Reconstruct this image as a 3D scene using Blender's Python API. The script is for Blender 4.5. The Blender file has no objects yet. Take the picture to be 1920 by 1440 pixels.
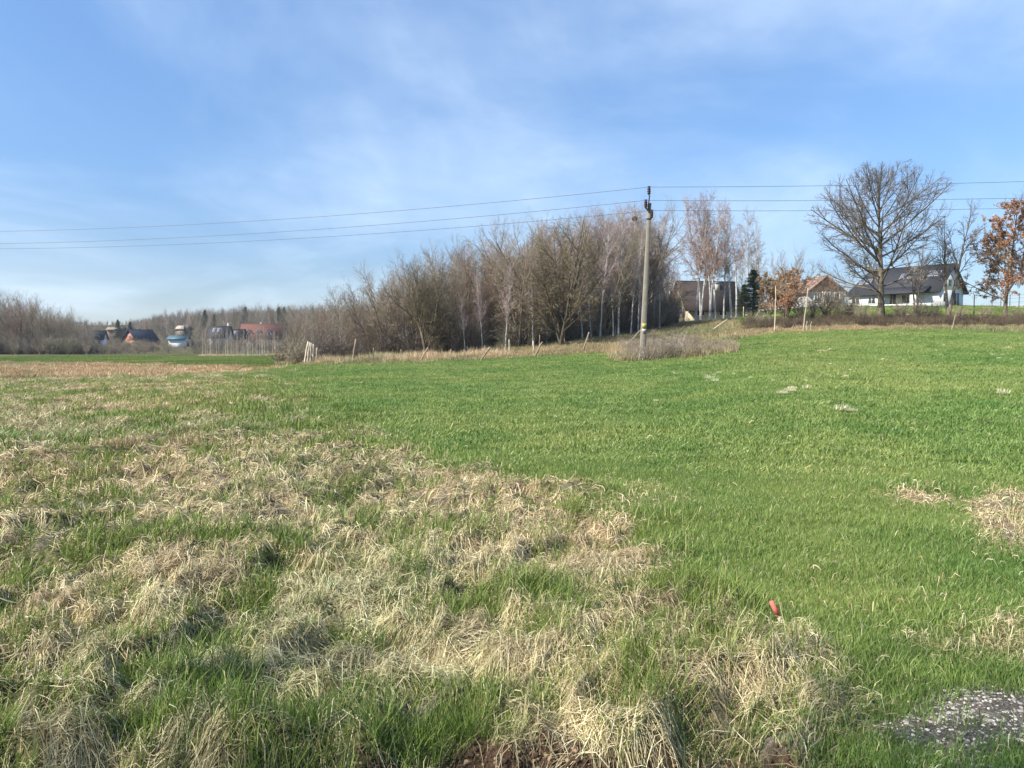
import bpy, math, random
import numpy as np
from mathutils import Vector

rng = np.random.default_rng(7)
random.seed(7)
R = math.radians
SC = bpy.context.scene
C = SC.collection

# ---------------------------------------------------------------- camera, sky, sun, exposure
EYE = 1.6
FOC = 1386.0                       # focal length in photograph pixels (1920 wide)
PITCH = math.atan(80 / FOC)
cam_d = bpy.data.cameras.new('camera')
cam_d.sensor_width = 36
cam_d.lens = 36 * FOC / 1920
cam_d.clip_start = 0.05
cam_d.clip_end = 5000
cam = bpy.data.objects.new('camera', cam_d)
C.objects.link(cam)
cam.location = (0, 0, EYE)
cam.rotation_euler = (math.pi / 2 - PITCH, 0, 0)
SC.camera = cam

SUN_AZ = math.atan2(-0.90, -0.43)   # direction TO the sun in x,y (angle from +y, clockwise)
SUN_EL = R(40)
world = bpy.data.worlds.new('World')
SC.world = world
world.use_nodes = True
nt = world.node_tree
nt.nodes.clear()
def N(t, ty, **kw):
    n = t.nodes.new(ty)
    for k, v in kw.items():
        setattr(n, k, v)
    return n
sky = N(nt, 'ShaderNodeTexSky', sky_type='NISHITA', sun_disc=False)
sky.sun_elevation = SUN_EL
sky.sun_rotation = SUN_AZ % (2 * math.pi)
sky.altitude = 300
sky.air_density = 1.0
sky.dust_density = 0.1
sky.ozone_density = 4.0
bg = N(nt, 'ShaderNodeBackground')
bg.inputs['Strength'].default_value = 0.15
out = N(nt, 'ShaderNodeOutputWorld')
# thin cirrus: noise on a plane high above, so that it foreshortens towards the horizon
tc = N(nt, 'ShaderNodeTexCoord')
sep = N(nt, 'ShaderNodeSeparateXYZ')
nt.links.new(tc.outputs['Generated'], sep.inputs[0])
def wmath(op, a, b=None, clamp=False):
    m = N(nt, 'ShaderNodeMath', operation=op)
    m.use_clamp = clamp
    for i, v in enumerate((a, b)):
        if v is None: continue
        if isinstance(v, (int, float)): m.inputs[i].default_value = v
        else: nt.links.new(v, m.inputs[i])
    return m.outputs[0]
zc = wmath('ADD', wmath('MAXIMUM', sep.outputs[2], 0.0), 0.16)
comb = N(nt, 'ShaderNodeCombineXYZ')
nt.links.new(wmath('DIVIDE', sep.outputs[0], zc), comb.inputs[0])
nt.links.new(wmath('DIVIDE', sep.outputs[1], zc), comb.inputs[1])
def cloud(scale, rot, stretch, detail, rough, dist, lo, hi, loc=(0, 0, 0)):
    mp = N(nt, 'ShaderNodeMapping')
    mp.inputs['Rotation'].default_value = (0, 0, R(rot))
    mp.inputs['Scale'].default_value = (1, stretch, 1)
    mp.inputs['Location'].default_value = loc
    nt.links.new(comb.outputs[0], mp.inputs[0])
    no = N(nt, 'ShaderNodeTexNoise')
    no.inputs['Scale'].default_value = scale
    no.inputs['Detail'].default_value = detail
    no.inputs['Roughness'].default_value = rough
    no.inputs['Distortion'].default_value = dist
    nt.links.new(mp.outputs[0], no.inputs['Vector'])
    mr = N(nt, 'ShaderNodeMapRange', interpolation_type='SMOOTHSTEP')
    mr.inputs['From Min'].default_value = lo
    mr.inputs['From Max'].default_value = hi
    nt.links.new(no.outputs['Fac'], mr.inputs['Value'])
    return mr.outputs[0]
c1 = cloud(0.7, 30, 0.7, 6, 0.55, 0.5, 0.36, 0.70, (3.1, 1.7, 0))
c2 = cloud(1.7, -35, 0.38, 8, 0.6, 0.8, 0.42, 0.72, (0.4, 5.2, 0))
cl = wmath('ADD', wmath('MULTIPLY', c1, 0.36), wmath('MULTIPLY', wmath('MULTIPLY', c2, c1), 0.28), clamp=True)
hs = N(nt, 'ShaderNodeHueSaturation')
hs.inputs['Saturation'].default_value = 0.98
hs.inputs['Value'].default_value = 1.0
nt.links.new(sky.outputs[0], hs.inputs['Color'])
mix = N(nt, 'ShaderNodeMix', data_type='RGBA')
nt.links.new(cl, mix.inputs[0])
# the clear air of the day: the sky pales much less towards the horizon than the Nishita model's
gr = N(nt, 'ShaderNodeValToRGB'); ge = gr.color_ramp.elements
ge[0].position, ge[0].color = 0.0, (.37, .38, .43, 1)
ge[1].position, ge[1].color = 1.0, (.86, .98, 1.1, 1)
for p_, c_ in ((.08, (.43, .45, .50, 1)), (.22, (.56, .63, .69, 1)), (.45, (.72, .82, .88, 1))):
    x_ = ge.new(p_); x_.color = c_
nt.links.new(sep.outputs[2], gr.inputs[0])
mu = N(nt, 'ShaderNodeMix', data_type='RGBA', blend_type='MULTIPLY'); mu.inputs[0].default_value = 1
nt.links.new(hs.outputs[0], mu.inputs[6]); nt.links.new(gr.outputs[0], mu.inputs[7])
nt.links.new(mu.outputs[2], mix.inputs[6])
mix.inputs[7].default_value = (3.9, 4.6, 5.4, 1)
nt.links.new(mix.outputs[2], bg.inputs['Color'])
nt.links.new(bg.outputs[0], out.inputs[0])

sun_d = bpy.data.lights.new('sun', 'SUN')
sun_d.energy = 5.0
sun_d.angle = R(0.55)
sun_d.color = (1.0, 0.95, 0.86)
sun = bpy.data.objects.new('sun', sun_d)
C.objects.link(sun)
sdir = Vector((math.sin(SUN_AZ) * math.cos(SUN_EL), math.cos(SUN_AZ) * math.cos(SUN_EL), math.sin(SUN_EL)))
sun.rotation_euler = sdir.to_track_quat('Z', 'Y').to_euler()
sun.location = (-30, -20, 40)
SC.view_settings.view_transform = 'Standard'
SC.view_settings.look = 'None'
SC.view_settings.exposure = 0.80
SC.view_settings.gamma = 1
SC.view_settings.use_curve_mapping = False
try:
    SC.cycles.max_bounces = 6
    SC.cycles.transparent_max_bounces = 12
    SC.cycles.volume_bounces = 0
except Exception:
    pass

# ---------------------------------------------------------------- helpers
cp, sp_ = math.cos(PITCH), math.sin(PITCH)
def proj(x, y, z):
    """world -> photograph pixel (1920 x 1440)"""
    dz = z - EYE
    dep = np.maximum(y * cp - dz * sp_, 1e-3)
    up = dz * cp + y * sp_
    return 960 + FOC * x / dep, 720 - FOC * up / dep

def at(px, py, depth):
    """photograph pixel at a depth (metres along +y) -> world point"""
    u, v = (px - 960) / FOC, (720 - py) / FOC
    dx, dy, dz = u, cp + v * sp_, -sp_ + v * cp
    k = depth / dy
    return np.array([dx * k, depth, EYE + dz * k])

def _hash(ix, iy, seed):
    h = (ix.astype(np.int64) * 374761393 + iy.astype(np.int64) * 668265263 + seed * 1442695041) & 0x7fffffff
    h = ((h ^ (h >> 13)) * 1274126177) & 0x7fffffff
    h = (h ^ (h >> 16)) & 0xffff
    return h / 65535.0 * 2 * math.pi
def gnoise(x, y, seed=0):
    ix, iy = np.floor(x), np.floor(y)
    fx, fy = x - ix, y - iy
    u = fx * fx * fx * (fx * (fx * 6 - 15) + 10)
    v = fy * fy * fy * (fy * (fy * 6 - 15) + 10)
    def g(a, b):
        t = _hash(ix + a, iy + b, seed)
        return np.cos(t) * (fx - a) + np.sin(t) * (fy - b)
    n00, n10, n01, n11 = g(0, 0), g(1, 0), g(0, 1), g(1, 1)
    return 1.5 * ((n00 * (1 - u) + n10 * u) * (1 - v) + (n01 * (1 - u) + n11 * u) * v)
def fbm(x, y, seed=0, octv=3, gain=0.5):
    s, a = 0, 1
    for i in range(octv):
        s = s + a * gnoise(x * 2 ** i + 13.7 * i, y * 2 ** i - 7.3 * i, seed + i)
        a *= gain
    return s
def sstep(a, b, x):
    t = np.clip((x - a) / (b - a), 0, 1)
    return t * t * (3 - 2 * t)

# ---- terrain: (pixel column, [(depth m, height m) ...])
NEAR = [(0.5, 0), (3, 0), (10, 0)]
COLS = [
 (0,    [(35, -.25), (80, -.75), (150, -1.1), (200, -.8), (300, 3.0), (450, 12), (700, 14)]),
 (300,  [(35, -.25), (80, -.75), (150, -1.1), (200, -.6), (300, 3.5), (450, 12), (700, 14)]),
 (480,  [(35, -.22), (80, -.80), (150, -1.3), (200, -.6), (300, 4.0), (450, 13), (700, 15)]),
 (560,  [(30, -.05), (55, -.10), (80, -.4), (150, -1.2), (200, -.4), (300, 4), (450, 13), (700, 15)]),
 (750,  [(30, .0), (52, .20), (65, .35), (100, .6), (200, 2), (450, 12), (700, 15)]),
 (900,  [(30, .05), (50, .35), (65, .90), (100, 2), (200, 5), (450, 11), (700, 15)]),
 (1100, [(30, .15), (48, .75), (70, 1.9), (100, 3.5), (200, 7), (450, 10), (700, 14)]),
 (1215, [(30, .25), (43, .60), (60, 1.6), (75, 2.6), (100, 4.2), (200, 8), (450, 10), (700, 12)]),
 (1350, [(30, .5), (45, 1.2), (58, 2.2), (78, 3.75), (100, 4.4), (200, 8.5), (450, 10), (700, 11)]),
 (1500, [(30, .75), (45, 1.6), (58, 2.4), (66, 3.4), (80, 4.6), (100, 6.2), (150, 8.2), (250, 9), (700, 10)]),
 (1700, [(30, .85), (45, 1.75), (58, 2.55), (66, 3.4), (80, 4.7), (120, 7.4), (150, 8.2), (250, 8.5), (700, 9)]),
 (1920, [(30, .85), (45, 1.7), (56, 2.4), (64, 3.1), (80, 4.4), (100, 5.9), (120, 7.4), (250, 8.5), (700, 9)]),
]
LR = np.linspace(math.log(0.5), math.log(1200), 260)
azs, prof = [], []
for px, pts in COLS:
    az = math.atan((px - 960) / FOC)
    pts = NEAR + pts
    r = np.log([p[0] / math.cos(az) for p in pts]); z = [p[1] for p in pts]
    azs.append(az); prof.append(np.interp(LR, r, z))
flat = np.interp(LR, np.log([0.5, 60, 250, 1200]), [0, 0, 2, 10])
azs = [-math.pi, R(-70)] + azs + [R(70), math.pi]
prof = [flat, prof[0]] + prof + [prof[-1], flat]
AZG = np.linspace(-math.pi, math.pi, 1441)
prof = np.array(prof)
TAB = np.array([np.interp(AZG, azs, prof[:, j]) for j in range(len(LR))]).T      # az x r
k = np.exp(-np.linspace(-2, 2, 41) ** 2); k /= k.sum()
TAB = np.apply_along_axis(lambda a: np.convolve(np.pad(a, 20, mode='edge'), k, 'valid'), 0, TAB)
k = np.exp(-np.linspace(-2, 2, 13) ** 2); k /= k.sum()
TAB = np.apply_along_axis(lambda a: np.convolve(np.pad(a, 6, mode='edge'), k, 'valid'), 1, TAB)

def hbase(x, y):
    az = (np.arctan2(x, y) + math.pi) / (2 * math.pi) * (len(AZG) - 1)
    lr = (np.log(np.maximum(np.hypot(x, y), 0.51)) - LR[0]) / (LR[1] - LR[0])
    lr = np.clip(lr, 0, len(LR) - 1.001); az = np.clip(az, 0, len(AZG) - 1.001)
    i, j = az.astype(int), lr.astype(int)
    a, b = az - i, lr - j
    return (TAB[i, j] * (1 - a) + TAB[i + 1, j] * a) * (1 - b) + (TAB[i, j + 1] * (1 - a) + TAB[i + 1, j + 1] * a) * b

XB = np.array([[640, 520], [690, 545], [740, 610], [800, 700], [850, 820], [880, 950], [900, 1060], [960, 1190], [1030, 1270],
               [1100, 1350], [1200, 1500], [1300, 1600], [1440, 1660]], float)
YE = np.array([[545, 684], [700, 681], [800, 679], [900, 675], [1000, 669], [1130, 661], [1160, 672], [1200, 674], [1330, 668], [1372, 652],
               [1385, 636], [1450, 625], [1600, 619], [1750, 618], [1920, 623], [2600, 632]], float)
DRYB = [(760, 960, 380, 110, .6), (900, 1150, 260, 120, .2), (60, 1140, 210, 34, .8), (260, 1130, 200, 36, .6), (430, 1165, 90, 50, -1.0),
        (190, 950, 80, 24, -.7), (760, 1310, 140, 60, -.8), (300, 760, 420, 40, -.35), (600, 740, 170, 60, -.8), (100, 1320, 220, 70, -.35),
        (330, 985, 80, 40, .6), (380, 1070, 90, 25, .5), (700, 1240, 200, 60, .3), (1150, 1120, 120, 130, .15), (1120, 1250, 160, 60, .25),
        (1200, 1330, 150, 60, .1), (560, 1400, 420, 45, -.35), (450, 880, 160, 20, .15), (1380, 1170, 110, 60, .35), (20, 800, 120, 40, .2), (1000, 900, 100, 30, .2),
        (500, 960, 60, 30, .3), (640, 1010, 90, 60, -.3), (530, 1330, 150, 60, -.2), (250, 1390, 120, 40, -.5)]
def zones(x, y):
    z = hbase(x, y)
    px, py = proj(x, y, z)
    front = y > 0.6
    px = np.where(front, px, np.where(x < 0, -400, 2400)); py = np.where(front, py, 1500)
    w = fbm(x * .9, y * .9, 11, 3)
    xb = np.interp(py, XB[:, 0], XB[:, 1])
    meadow = sstep(-95, 95, px - xb + w * 120 + 25)
    far = np.interp(px, YE[:, 0], YE[:, 1])
    w2 = fbm(x * .35, y * .35, 12, 2)
    d = np.hypot(x, y)
    beyond = sstep(-1.5, 1.5, (far - py) + w2 * 2.0) * (px > 520)            # past the far edge of the meadow: rough brown bank
    hi = np.interp(px, [0, 300, 560], [681, 683, 691]); lo = np.interp(px, [0, 300, 560], [714, 706, 694])
    reed = sstep(-2, 2, py - hi + w2 * 3) * sstep(-3, 3, lo - py + w2 * 4) * (1 - sstep(520, 580, px))
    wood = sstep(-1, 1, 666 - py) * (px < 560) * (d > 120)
    litter_shade = beyond * sstep(1380, 1440, px) * sstep(57.5, 60, d * np.cos(np.arctan2(x, y))) * (y < 70) * (.65 + .35 * sstep(-.2, .3, w2))  # bank under the trees: leaf litter, with their shadow painted in
    upfield = (px > 1385) * sstep(66, 70, y) * (1 - sstep(170, 200, d))
    dry = .36 + .75 * fbm(x * .8, y * 1.0, 21, 2) + .75 * fbm(x * 2.6, y * 3.2, 22, 2)
    for (a, b, rx, ry, v) in DRYB:
        dry = dry + v * np.exp(-((px - a) / rx) ** 2 - ((py - b) / ry) ** 2)
    dry = np.clip(dry, 0, 1) * (1 - meadow)
    # straw patches on the meadow side
    pat = 1.3 * np.exp(-((px - 1895) / 80) ** 2 - ((py - 975) / 58) ** 2) + .8 * np.exp(-((px - 1730) / 60) ** 2 - ((py - 930) / 22) ** 2) \
        + .55 * np.exp(-((px - 1150) / 160) ** 2 - ((py - 940) / 45) ** 2) + .45 * np.exp(-((px - 1880) / 150) ** 2 - ((py - 1200) / 45) ** 2)\
        + .35 * np.exp(-((px - 1500) / 200) ** 2 - ((py - 1330) / 60) ** 2)
    mdry = np.clip(pat * 1.6 + .4 * w - .28, 0, 1) * meadow
    gravel = sstep(.1, .7, 1.3 * np.exp(-((px - 1860) / 165) ** 4 - ((py - 1355) / 60) ** 4) + 1.0 * np.exp(-((px - 1915) / 70) ** 4 - ((py - 1310) / 60) ** 4) + .75 * fbm(x * 2.6, y * 3.2, 31, 4)
                   - .5 * np.exp(-((px - 1890) / 50) ** 2 - ((py - 1290) / 30) ** 2) - .05) * front * (d < 9)
    soil = sstep(.0, .6, sstep(3.04, 2.86, y + .10 * fbm(x * 2.2, y * .8, 41, 3)) * sstep(-1.0, -.2, x) * sstep(1.35, .85, x)) * (d < 5)
    return dict(litter_shade=litter_shade, px=px, py=py, d=d, meadow=meadow * (1 - beyond), beyond=beyond, reed=reed, wood=wood, up=upfield, dry=dry, mdry=mdry,
                gravel=gravel, soil=soil, rough=(1 - meadow) * (1 - beyond) * (d < 60))

def tuss(x, y):
    """tussock relief, 0..1"""
    n = 1 - np.abs(gnoise(x * 1.5 + .3 * gnoise(x * 4, y * 4, 5), y * 1.9, 51)) * 1.9
    m = 1 - np.abs(gnoise(x * 3.3, y * 4.1, 52)) * 1.8
    return np.clip(.62 * n + .38 * m, 0, 1)
def height(x, y, z=None):
    z = zones(x, y) if z is None else z
    d = z['d']
    fade = np.clip(1.6 - d / 45, .25, 1)
    h = hbase(x, y)
    t = tuss(x, y)
    rough = z['rough'] * (1 - .4 * z['gravel'])
    h = h + rough * fade * (.20 * (t - .5) + .12 * fbm(x * .5, y * .5, 61, 2))
    h = h + z['meadow'] * (.035 * fbm(x * .8, y * .8, 62, 3) + .012 * fbm(x * 5, y * 5, 63, 2))
    h = h + z['beyond'] * .12 * fbm(x * .5, y * .5, 64, 3)
    h = h + .06 * z['mdry'] * t
    # the drop into the roadside ditch at the photographer's feet
    edge = y + .10 * fbm(x * 2.2, y * .8, 41, 3)
    drop = sstep(3.02, 2.70, edge) * sstep(-3.2, -.6, x) * sstep(1.5, .9, x)
    h = h - .38 * drop + drop * .05 * fbm(x * 9, y * 9, 42, 3)
    # the bank under the hedgerow
    return h

# ---------------------------------------------------------------- materials
def material(name):
    m = bpy.data.materials.new(name)
    m.use_nodes = True
    t = m.node_tree
    b = t.nodes['Principled BSDF']
    b.inputs['Specular IOR Level'].default_value = 0.25
    return m, t, b
def ramp(t, fac, stops):
    r = N(t, 'ShaderNodeValToRGB')
    e = r.color_ramp.elements
    while len(e) > 1: e.remove(e[-1])
    e[0].position, e[0].color = stops[0][0], (*stops[0][1], 1)
    for p, c in stops[1:]:
        x = e.new(p); x.color = (*c, 1)
    t.links.new(fac, r.inputs[0])
    return r.outputs[0]
def noise(t, scale, detail=4, rough=.55, coord='pos', stretch=None, dist=0):
    if coord == 'pos':
        g = N(t, 'ShaderNodeNewGeometry'); v = g.outputs['Position']
    else:
        g = N(t, 'ShaderNodeTexCoord'); v = g.outputs['Object']
    if stretch:
        mp = N(t, 'ShaderNodeMapping'); mp.inputs['Scale'].default_value = stretch
        t.links.new(v, mp.inputs[0]); v = mp.outputs[0]
    n = N(t, 'ShaderNodeTexNoise')
    n.inputs['Scale'].default_value = scale; n.inputs['Detail'].default_value = detail
    n.inputs['Roughness'].default_value = rough; n.inputs['Distortion'].default_value = dist
    t.links.new(v, n.inputs['Vector'])
    return n.outputs['Fac']
def mixc(t, fac, a, b, mode='MIX'):
    m = N(t, 'ShaderNodeMix', data_type='RGBA', blend_type=mode)
    for i, v in ((0, fac), (6, a), (7, b)):
        if isinstance(v, (int, float)): m.inputs[i].default_value = v
        elif isinstance(v, tuple): m.inputs[i].default_value = (*v, 1)
        else: t.links.new(v, m.inputs[i])
    return m.outputs[2]
def attr(t, name):
    a = N(t, 'ShaderNodeAttribute'); a.attribute_name = name
    return a.outputs['Fac']
def bump(t, b, h, strength=.5, dist=.02):
    n = N(t, 'ShaderNodeBump'); n.inputs['Strength'].default_value = strength; n.inputs['Distance'].default_value = dist
    t.links.new(h, n.inputs['Height']); t.links.new(n.outputs[0], b.inputs['Normal'])
def simple(name, col, rough=.8, var=.12, scale=3, metal=0, coord='obj', bmp=0):
    m, t, b = material(name)
    n = noise(t, scale, 5, .6, coord)
    lo = tuple(c * (1 - var) for c in col); hi = tuple(min(1, c * (1 + var)) for c in col)
    t.links.new(ramp(t, n, [(.3, lo), (.7, hi)]), b.inputs['Base Color'])
    b.inputs['Roughness'].default_value = rough
    b.inputs['Metallic'].default_value = metal
    if bmp: bump(t, b, n, bmp, .02)
    return m
def blade_mat(name, stops, transl=.35, patch=.8, patch_amt=.35, patch_lo=(.6, .6, .5), patch_hi=(1.25, 1.2, 1.0), rough=.55, big=.12, bright=1.0):
    """thin leaf: colour from the blade's own tint, shifted by patches of the ground it grows on"""
    m, t, b = material(name)
    stops = [(p, tuple(bright * v for v in c)) for p, c in stops]
    col = ramp(t, attr(t, 'tint'), stops)
    p = ramp(t, noise(t, patch, 3, .55), [(.32, patch_lo), (.68, patch_hi)])
    col = mixc(t, patch_amt, col, mixc(t, 1.0, col, p, 'MULTIPLY'))
    p2 = ramp(t, noise(t, big, 3, .55), [(.35, (.72, .88, .78)), (.65, (1.18, 1.08, 1.12))])
    col = mixc(t, 1.0, col, p2, 'MULTIPLY')
    t.links.new(col, b.inputs['Base Color'])
    b.inputs['Roughness'].default_value = rough
    b.inputs['Specular IOR Level'].default_value = .2
    tr = N(t, 'ShaderNodeBsdfTranslucent'); t.links.new(col, tr.inputs['Color'])
    ms = N(t, 'ShaderNodeMixShader'); ms.inputs[0].default_value = transl
    t.links.new(b.outputs[0], ms.inputs[1]); t.links.new(tr.outputs[0], ms.inputs[2])
    t.links.new(ms.outputs[0], t.nodes['Material Output'].inputs['Surface'])
    return m

M = {}
STRAW = [(0, (.24, .16, .085)), (.25, (.50, .375, .215)), (.6, (.74, .595, .37)), (1, (.92, .80, .56))]
M['straw'] = blade_mat('straw', STRAW, .18, 1.9, .75, (.52, .47, .43), (1.15, 1.13, 1.08), .5)
M['green_rough'] = blade_mat('rough_green_blade', [(0, (.08, .125, .025)), (.4, (.18, .245, .055)), (.75, (.34, .39, .11)), (1, (.58, .55, .27))], .35)
M['green_meadow'] = blade_mat('meadow_blade', [(0, (.125, .195, .04)), (.45, (.225, .305, .078)), (.85, (.35, .42, .14)), (1, (.60, .58, .32))], .35, .7, .7,
                              (.62, .76, .66), (1.22, 1.1, 1.12), bright=1.0)
M['brown_grass'] = blade_mat('brown_grass', [(0, (.20, .14, .075)), (.5, (.38, .30, .17)), (.85, (.52, .44, .28)), (1, (.20, .24, .07))], .2, .25, .5)
M['reed'] = blade_mat('reed_grass', [(0, (.26, .16, .08)), (.5, (.48, .33, .18)), (1, (.68, .55, .37))], .2, .15, .6, (.7, .6, .5), (1.2, 1.15, 1.1))
M['far_green'] = blade_mat('far_green_grass', [(0, (.10, .15, .03)), (.6, (.19, .26, .06)), (1, (.36, .36, .15))], .3, .12, .5)
M['dead_leaf'] = blade_mat('dead_leaf', [(0, (.22, .10, .06)), (.45, (.42, .22, .12)), (.8, (.56, .36, .22)), (1, (.68, .52, .36))], .35, 1.5, .3)
M['needles'] = blade_mat('needles', [(0, (.03, .045, .022)), (.6, (.06, .085, .04)), (1, (.11, .13, .06))], .15, .8, .3)
M['leaf_green'] = blade_mat('small_green_leaf', [(0, (.05, .08, .02)), (.6, (.10, .14, .035)), (1, (.2, .22, .07))], .3, .8, .3)

# ground
for k_ in ('twig_brown', 'twig_olive', 'twig_purple', 'twig_red', 'twig_grey'): pass
m, t, b = material('ground')
base = ramp(t, noise(t, 30, 8, .75), [(.36, (.022, .024, .012)), (.48, (.08, .09, .03)), (.56, (.16, .15, .06)), (.68, (.36, .30, .17))])
mead = ramp(t, noise(t, 6, 6, .7), [(.3, (.07, .105, .025)), (.5, (.13, .175, .045)), (.72, (.22, .25, .08))])
drg = ramp(t, noise(t, 30, 8, .75), [(.36, (.10, .07, .04)), (.5, (.28, .21, .12)), (.66, (.50, .40, .26))])
brn = ramp(t, noise(t, 2.2, 6, .7), [(.3, (.10, .08, .04)), (.5, (.20, .16, .085)), (.72, (.32, .26, .15))])
litter_shade_col = ramp(t, noise(t, 3, 8, .75), [(.35, (.035, .022, .014)), (.5, (.10, .062, .036)), (.68, (.22, .15, .09))])  # brown leaf litter, darkened to include the shade under the trees
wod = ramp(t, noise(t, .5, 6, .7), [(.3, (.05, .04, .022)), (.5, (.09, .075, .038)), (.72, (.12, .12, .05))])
upf = ramp(t, noise(t, .8, 6, .7), [(.3, (.12, .16, .035)), (.5, (.20, .24, .06)), (.72, (.30, .30, .11))])
soi = ramp(t, noise(t, 30, 7, .75), [(.3, (.025, .014, .009)), (.5, (.07, .042, .026)), (.7, (.15, .10, .065))])
grv = ramp(t, noise(t, 60, 8, .8), [(.36, (.05, .035, .024)), (.5, (.15, .125, .095)), (.62, (.30, .27, .22))])
red = ramp(t, noise(t, .6, 6, .7), [(.3, (.20, .12, .06)), (.5, (.36, .24, .13)), (.72, (.5, .38, .24))])
c = base
c = mixc(t, attr(t, 'meadow'), c, mead)
c = mixc(t, attr(t, 'dry'), c, drg)
c = mixc(t, attr(t, 'beyond'), c, brn)
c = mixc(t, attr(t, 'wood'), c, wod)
c = mixc(t, attr(t, 'litter_shade'), c, litter_shade_col)
c = mixc(t, attr(t, 'up'), c, upf)
c = mixc(t, attr(t, 'reed'), c, red)
c = mixc(t, attr(t, 'gravel'), c, grv)
c = mixc(t, attr(t, 'soil'), c, soi)
t.links.new(c, b.inputs['Base Color'])
b.inputs['Roughness'].default_value = .95
b.inputs['Specular IOR Level'].default_value = .1
bump(t, b, noise(t, 25, 8, .75), .9, .03)
M['ground'] = m

def bark(name, a, b_, c_, scale=6, tintlo=.75, tinthi=1.25):
    m, t, b = material(name)
    col = ramp(t, noise(t, scale, 5, .65, 'obj', (1, 1, .25)), [(.3, a), (.5, b_), (.72, c_)])
    oi = N(t, 'ShaderNodeObjectInfo')
    v = ramp(t, oi.outputs['Random'], [(0, (tintlo, tintlo, tintlo * .96)), (1, (tinthi, tinthi * .97, tinthi * .95))])
    t.links.new(mixc(t, 1.0, col, v, 'MULTIPLY'), b.inputs['Base Color'])
    b.inputs['Roughness'].default_value = .85
    bump(t, b, noise(t, scale * 3, 5, .7, 'obj', (1, 1, .3)), .6, .03)
    return m
M['bark_grey'] = bark('grey_bark', (.09, .07, .05), (.19, .155, .115), (.30, .25, .19))
M['bark_oak'] = bark('oak_bark', (.05, .04, .028), (.11, .09, .06), (.19, .165, .11))
M['bark_pale'] = bark('pale_bark', (.22, .19, .15), (.38, .33, .27), (.5, .45, .38))
M['twig_brown'] = bark('brown_twigs', (.17, .135, .09), (.27, .22, .155), (.39, .33, .24), 2)
M['twig_olive'] = bark('olive_twigs', (.15, .135, .085), (.25, .225, .15), (.37, .34, .235), 2)
M['twig_purple'] = bark('purple_twigs', (.22, .15, .14), (.34, .255, .235), (.48, .39, .37), 2)
M['twig_red'] = bark('red_twigs', (.25, .15, .11), (.38, .245, .18), (.50, .36, .28), 2)
M['twig_grey'] = bark('grey_twigs', (.19, .155, .12), (.30, .255, .20), (.42, .37, .30), 2)
M['twig_dark'] = bark('dark_twigs', (.09, .075, .065), (.16, .135, .115), (.25, .215, .185), 2, .9, 1.15)
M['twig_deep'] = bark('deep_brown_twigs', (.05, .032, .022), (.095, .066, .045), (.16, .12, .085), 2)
M['twig_fan'] = bark('dark_olive_twigs', (.085, .07, .04), (.15, .125, .075), (.24, .20, .13), 2)
# birch bark: white with black marks
m, t, b = material('birch_bark')
v1 = noise(t, 5, 3, .5, 'obj', (1, 1, 3.0)); 
mark = ramp(t, v1, [(.60, (1, 1, 1)), (.66, (.10, .09, .08))])
wh = ramp(t, noise(t, 1.2, 4, .6, 'obj'), [(.3, (.32, .30, .28)), (.7, (.60, .58, .54))])
t.links.new(mixc(t, 1.0, wh, mark, 'MULTIPLY'), b.inputs['Base Color'])
b.inputs['Roughness'].default_value = .7
M['birch'] = m
M['wood_post'] = bark('weathered_wood', (.16, .12, .085), (.27, .21, .15), (.40, .33, .25), 9)
M['wood_pale'] = bark('pale_wood', (.36, .30, .22), (.5, .43, .33), (.62, .55, .44), 9)

# ---------------------------------------------------------------- mesh builders
def mesh_np(name, V, quads=None, tris=None, mat=None, attrs=None, smooth=False):
    me = bpy.data.meshes.new(name)
    V = np.asarray(V, np.float32)
    me.vertices.add(len(V)); me.vertices.foreach_set('co', V.ravel())
    q = np.zeros((0, 4), int) if quads is None else np.asarray(quads, int)
    tr = np.zeros((0, 3), int) if tris is None else np.asarray(tris, int)
    loops = np.concatenate([q.ravel(), tr.ravel()]).astype(np.int32)
    starts = np.concatenate([np.arange(len(q)) * 4, len(q) * 4 + np.arange(len(tr)) * 3]).astype(np.int32)
    me.loops.add(len(loops)); me.loops.foreach_set('vertex_index', loops)
    me.polygons.add(len(starts)); me.polygons.foreach_set('loop_start', starts)
    if smooth: me.polygons.foreach_set('use_smooth', np.ones(len(starts), bool))
    me.update(calc_edges=True)
    for k_, v in (attrs or {}).items():
        a = me.attributes.new(k_, 'FLOAT', 'POINT'); a.data.foreach_set('value', np.asarray(v, np.float32))
    if mat: me.materials.append(mat)
    return me
def obj(name, me, parent=None, loc=None):
    o = bpy.data.objects.new(name, me); C.objects.link(o)
    if parent: o.parent = parent
    if loc is not None: o.location = loc
    return o
def tag(o, label=None, cat=None, group=None, kind=None):
    if label: o['label'] = label
    if cat: o['category'] = cat
    if group: o['group'] = group
    if kind: o['kind'] = kind
    return o
def empty(name, loc, label, cat, group=None, rz=0):
    o = bpy.data.objects.new(name, None); C.objects.link(o)
    o.location = loc; o.rotation_euler = (0, 0, rz); o.empty_display_size = .2
    return tag(o, label, cat, group)
def copy_tree(root, loc, rz=0, scale=None, label=None, group=None):
    r = root.copy(); C.objects.link(r); r.location = loc; r.rotation_euler = (0, 0, rz)
    if scale is not None: r.scale = scale if hasattr(scale, '__len__') else (scale,) * 3
    if label: r['label'] = label
    if group: r['group'] = group
    for ch in list(root.children):
        c_ = ch.copy(); C.objects.link(c_); c_.parent = r
        for g in list(ch.children):
            d_ = g.copy(); C.objects.link(d_); d_.parent = c_
    return r

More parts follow.
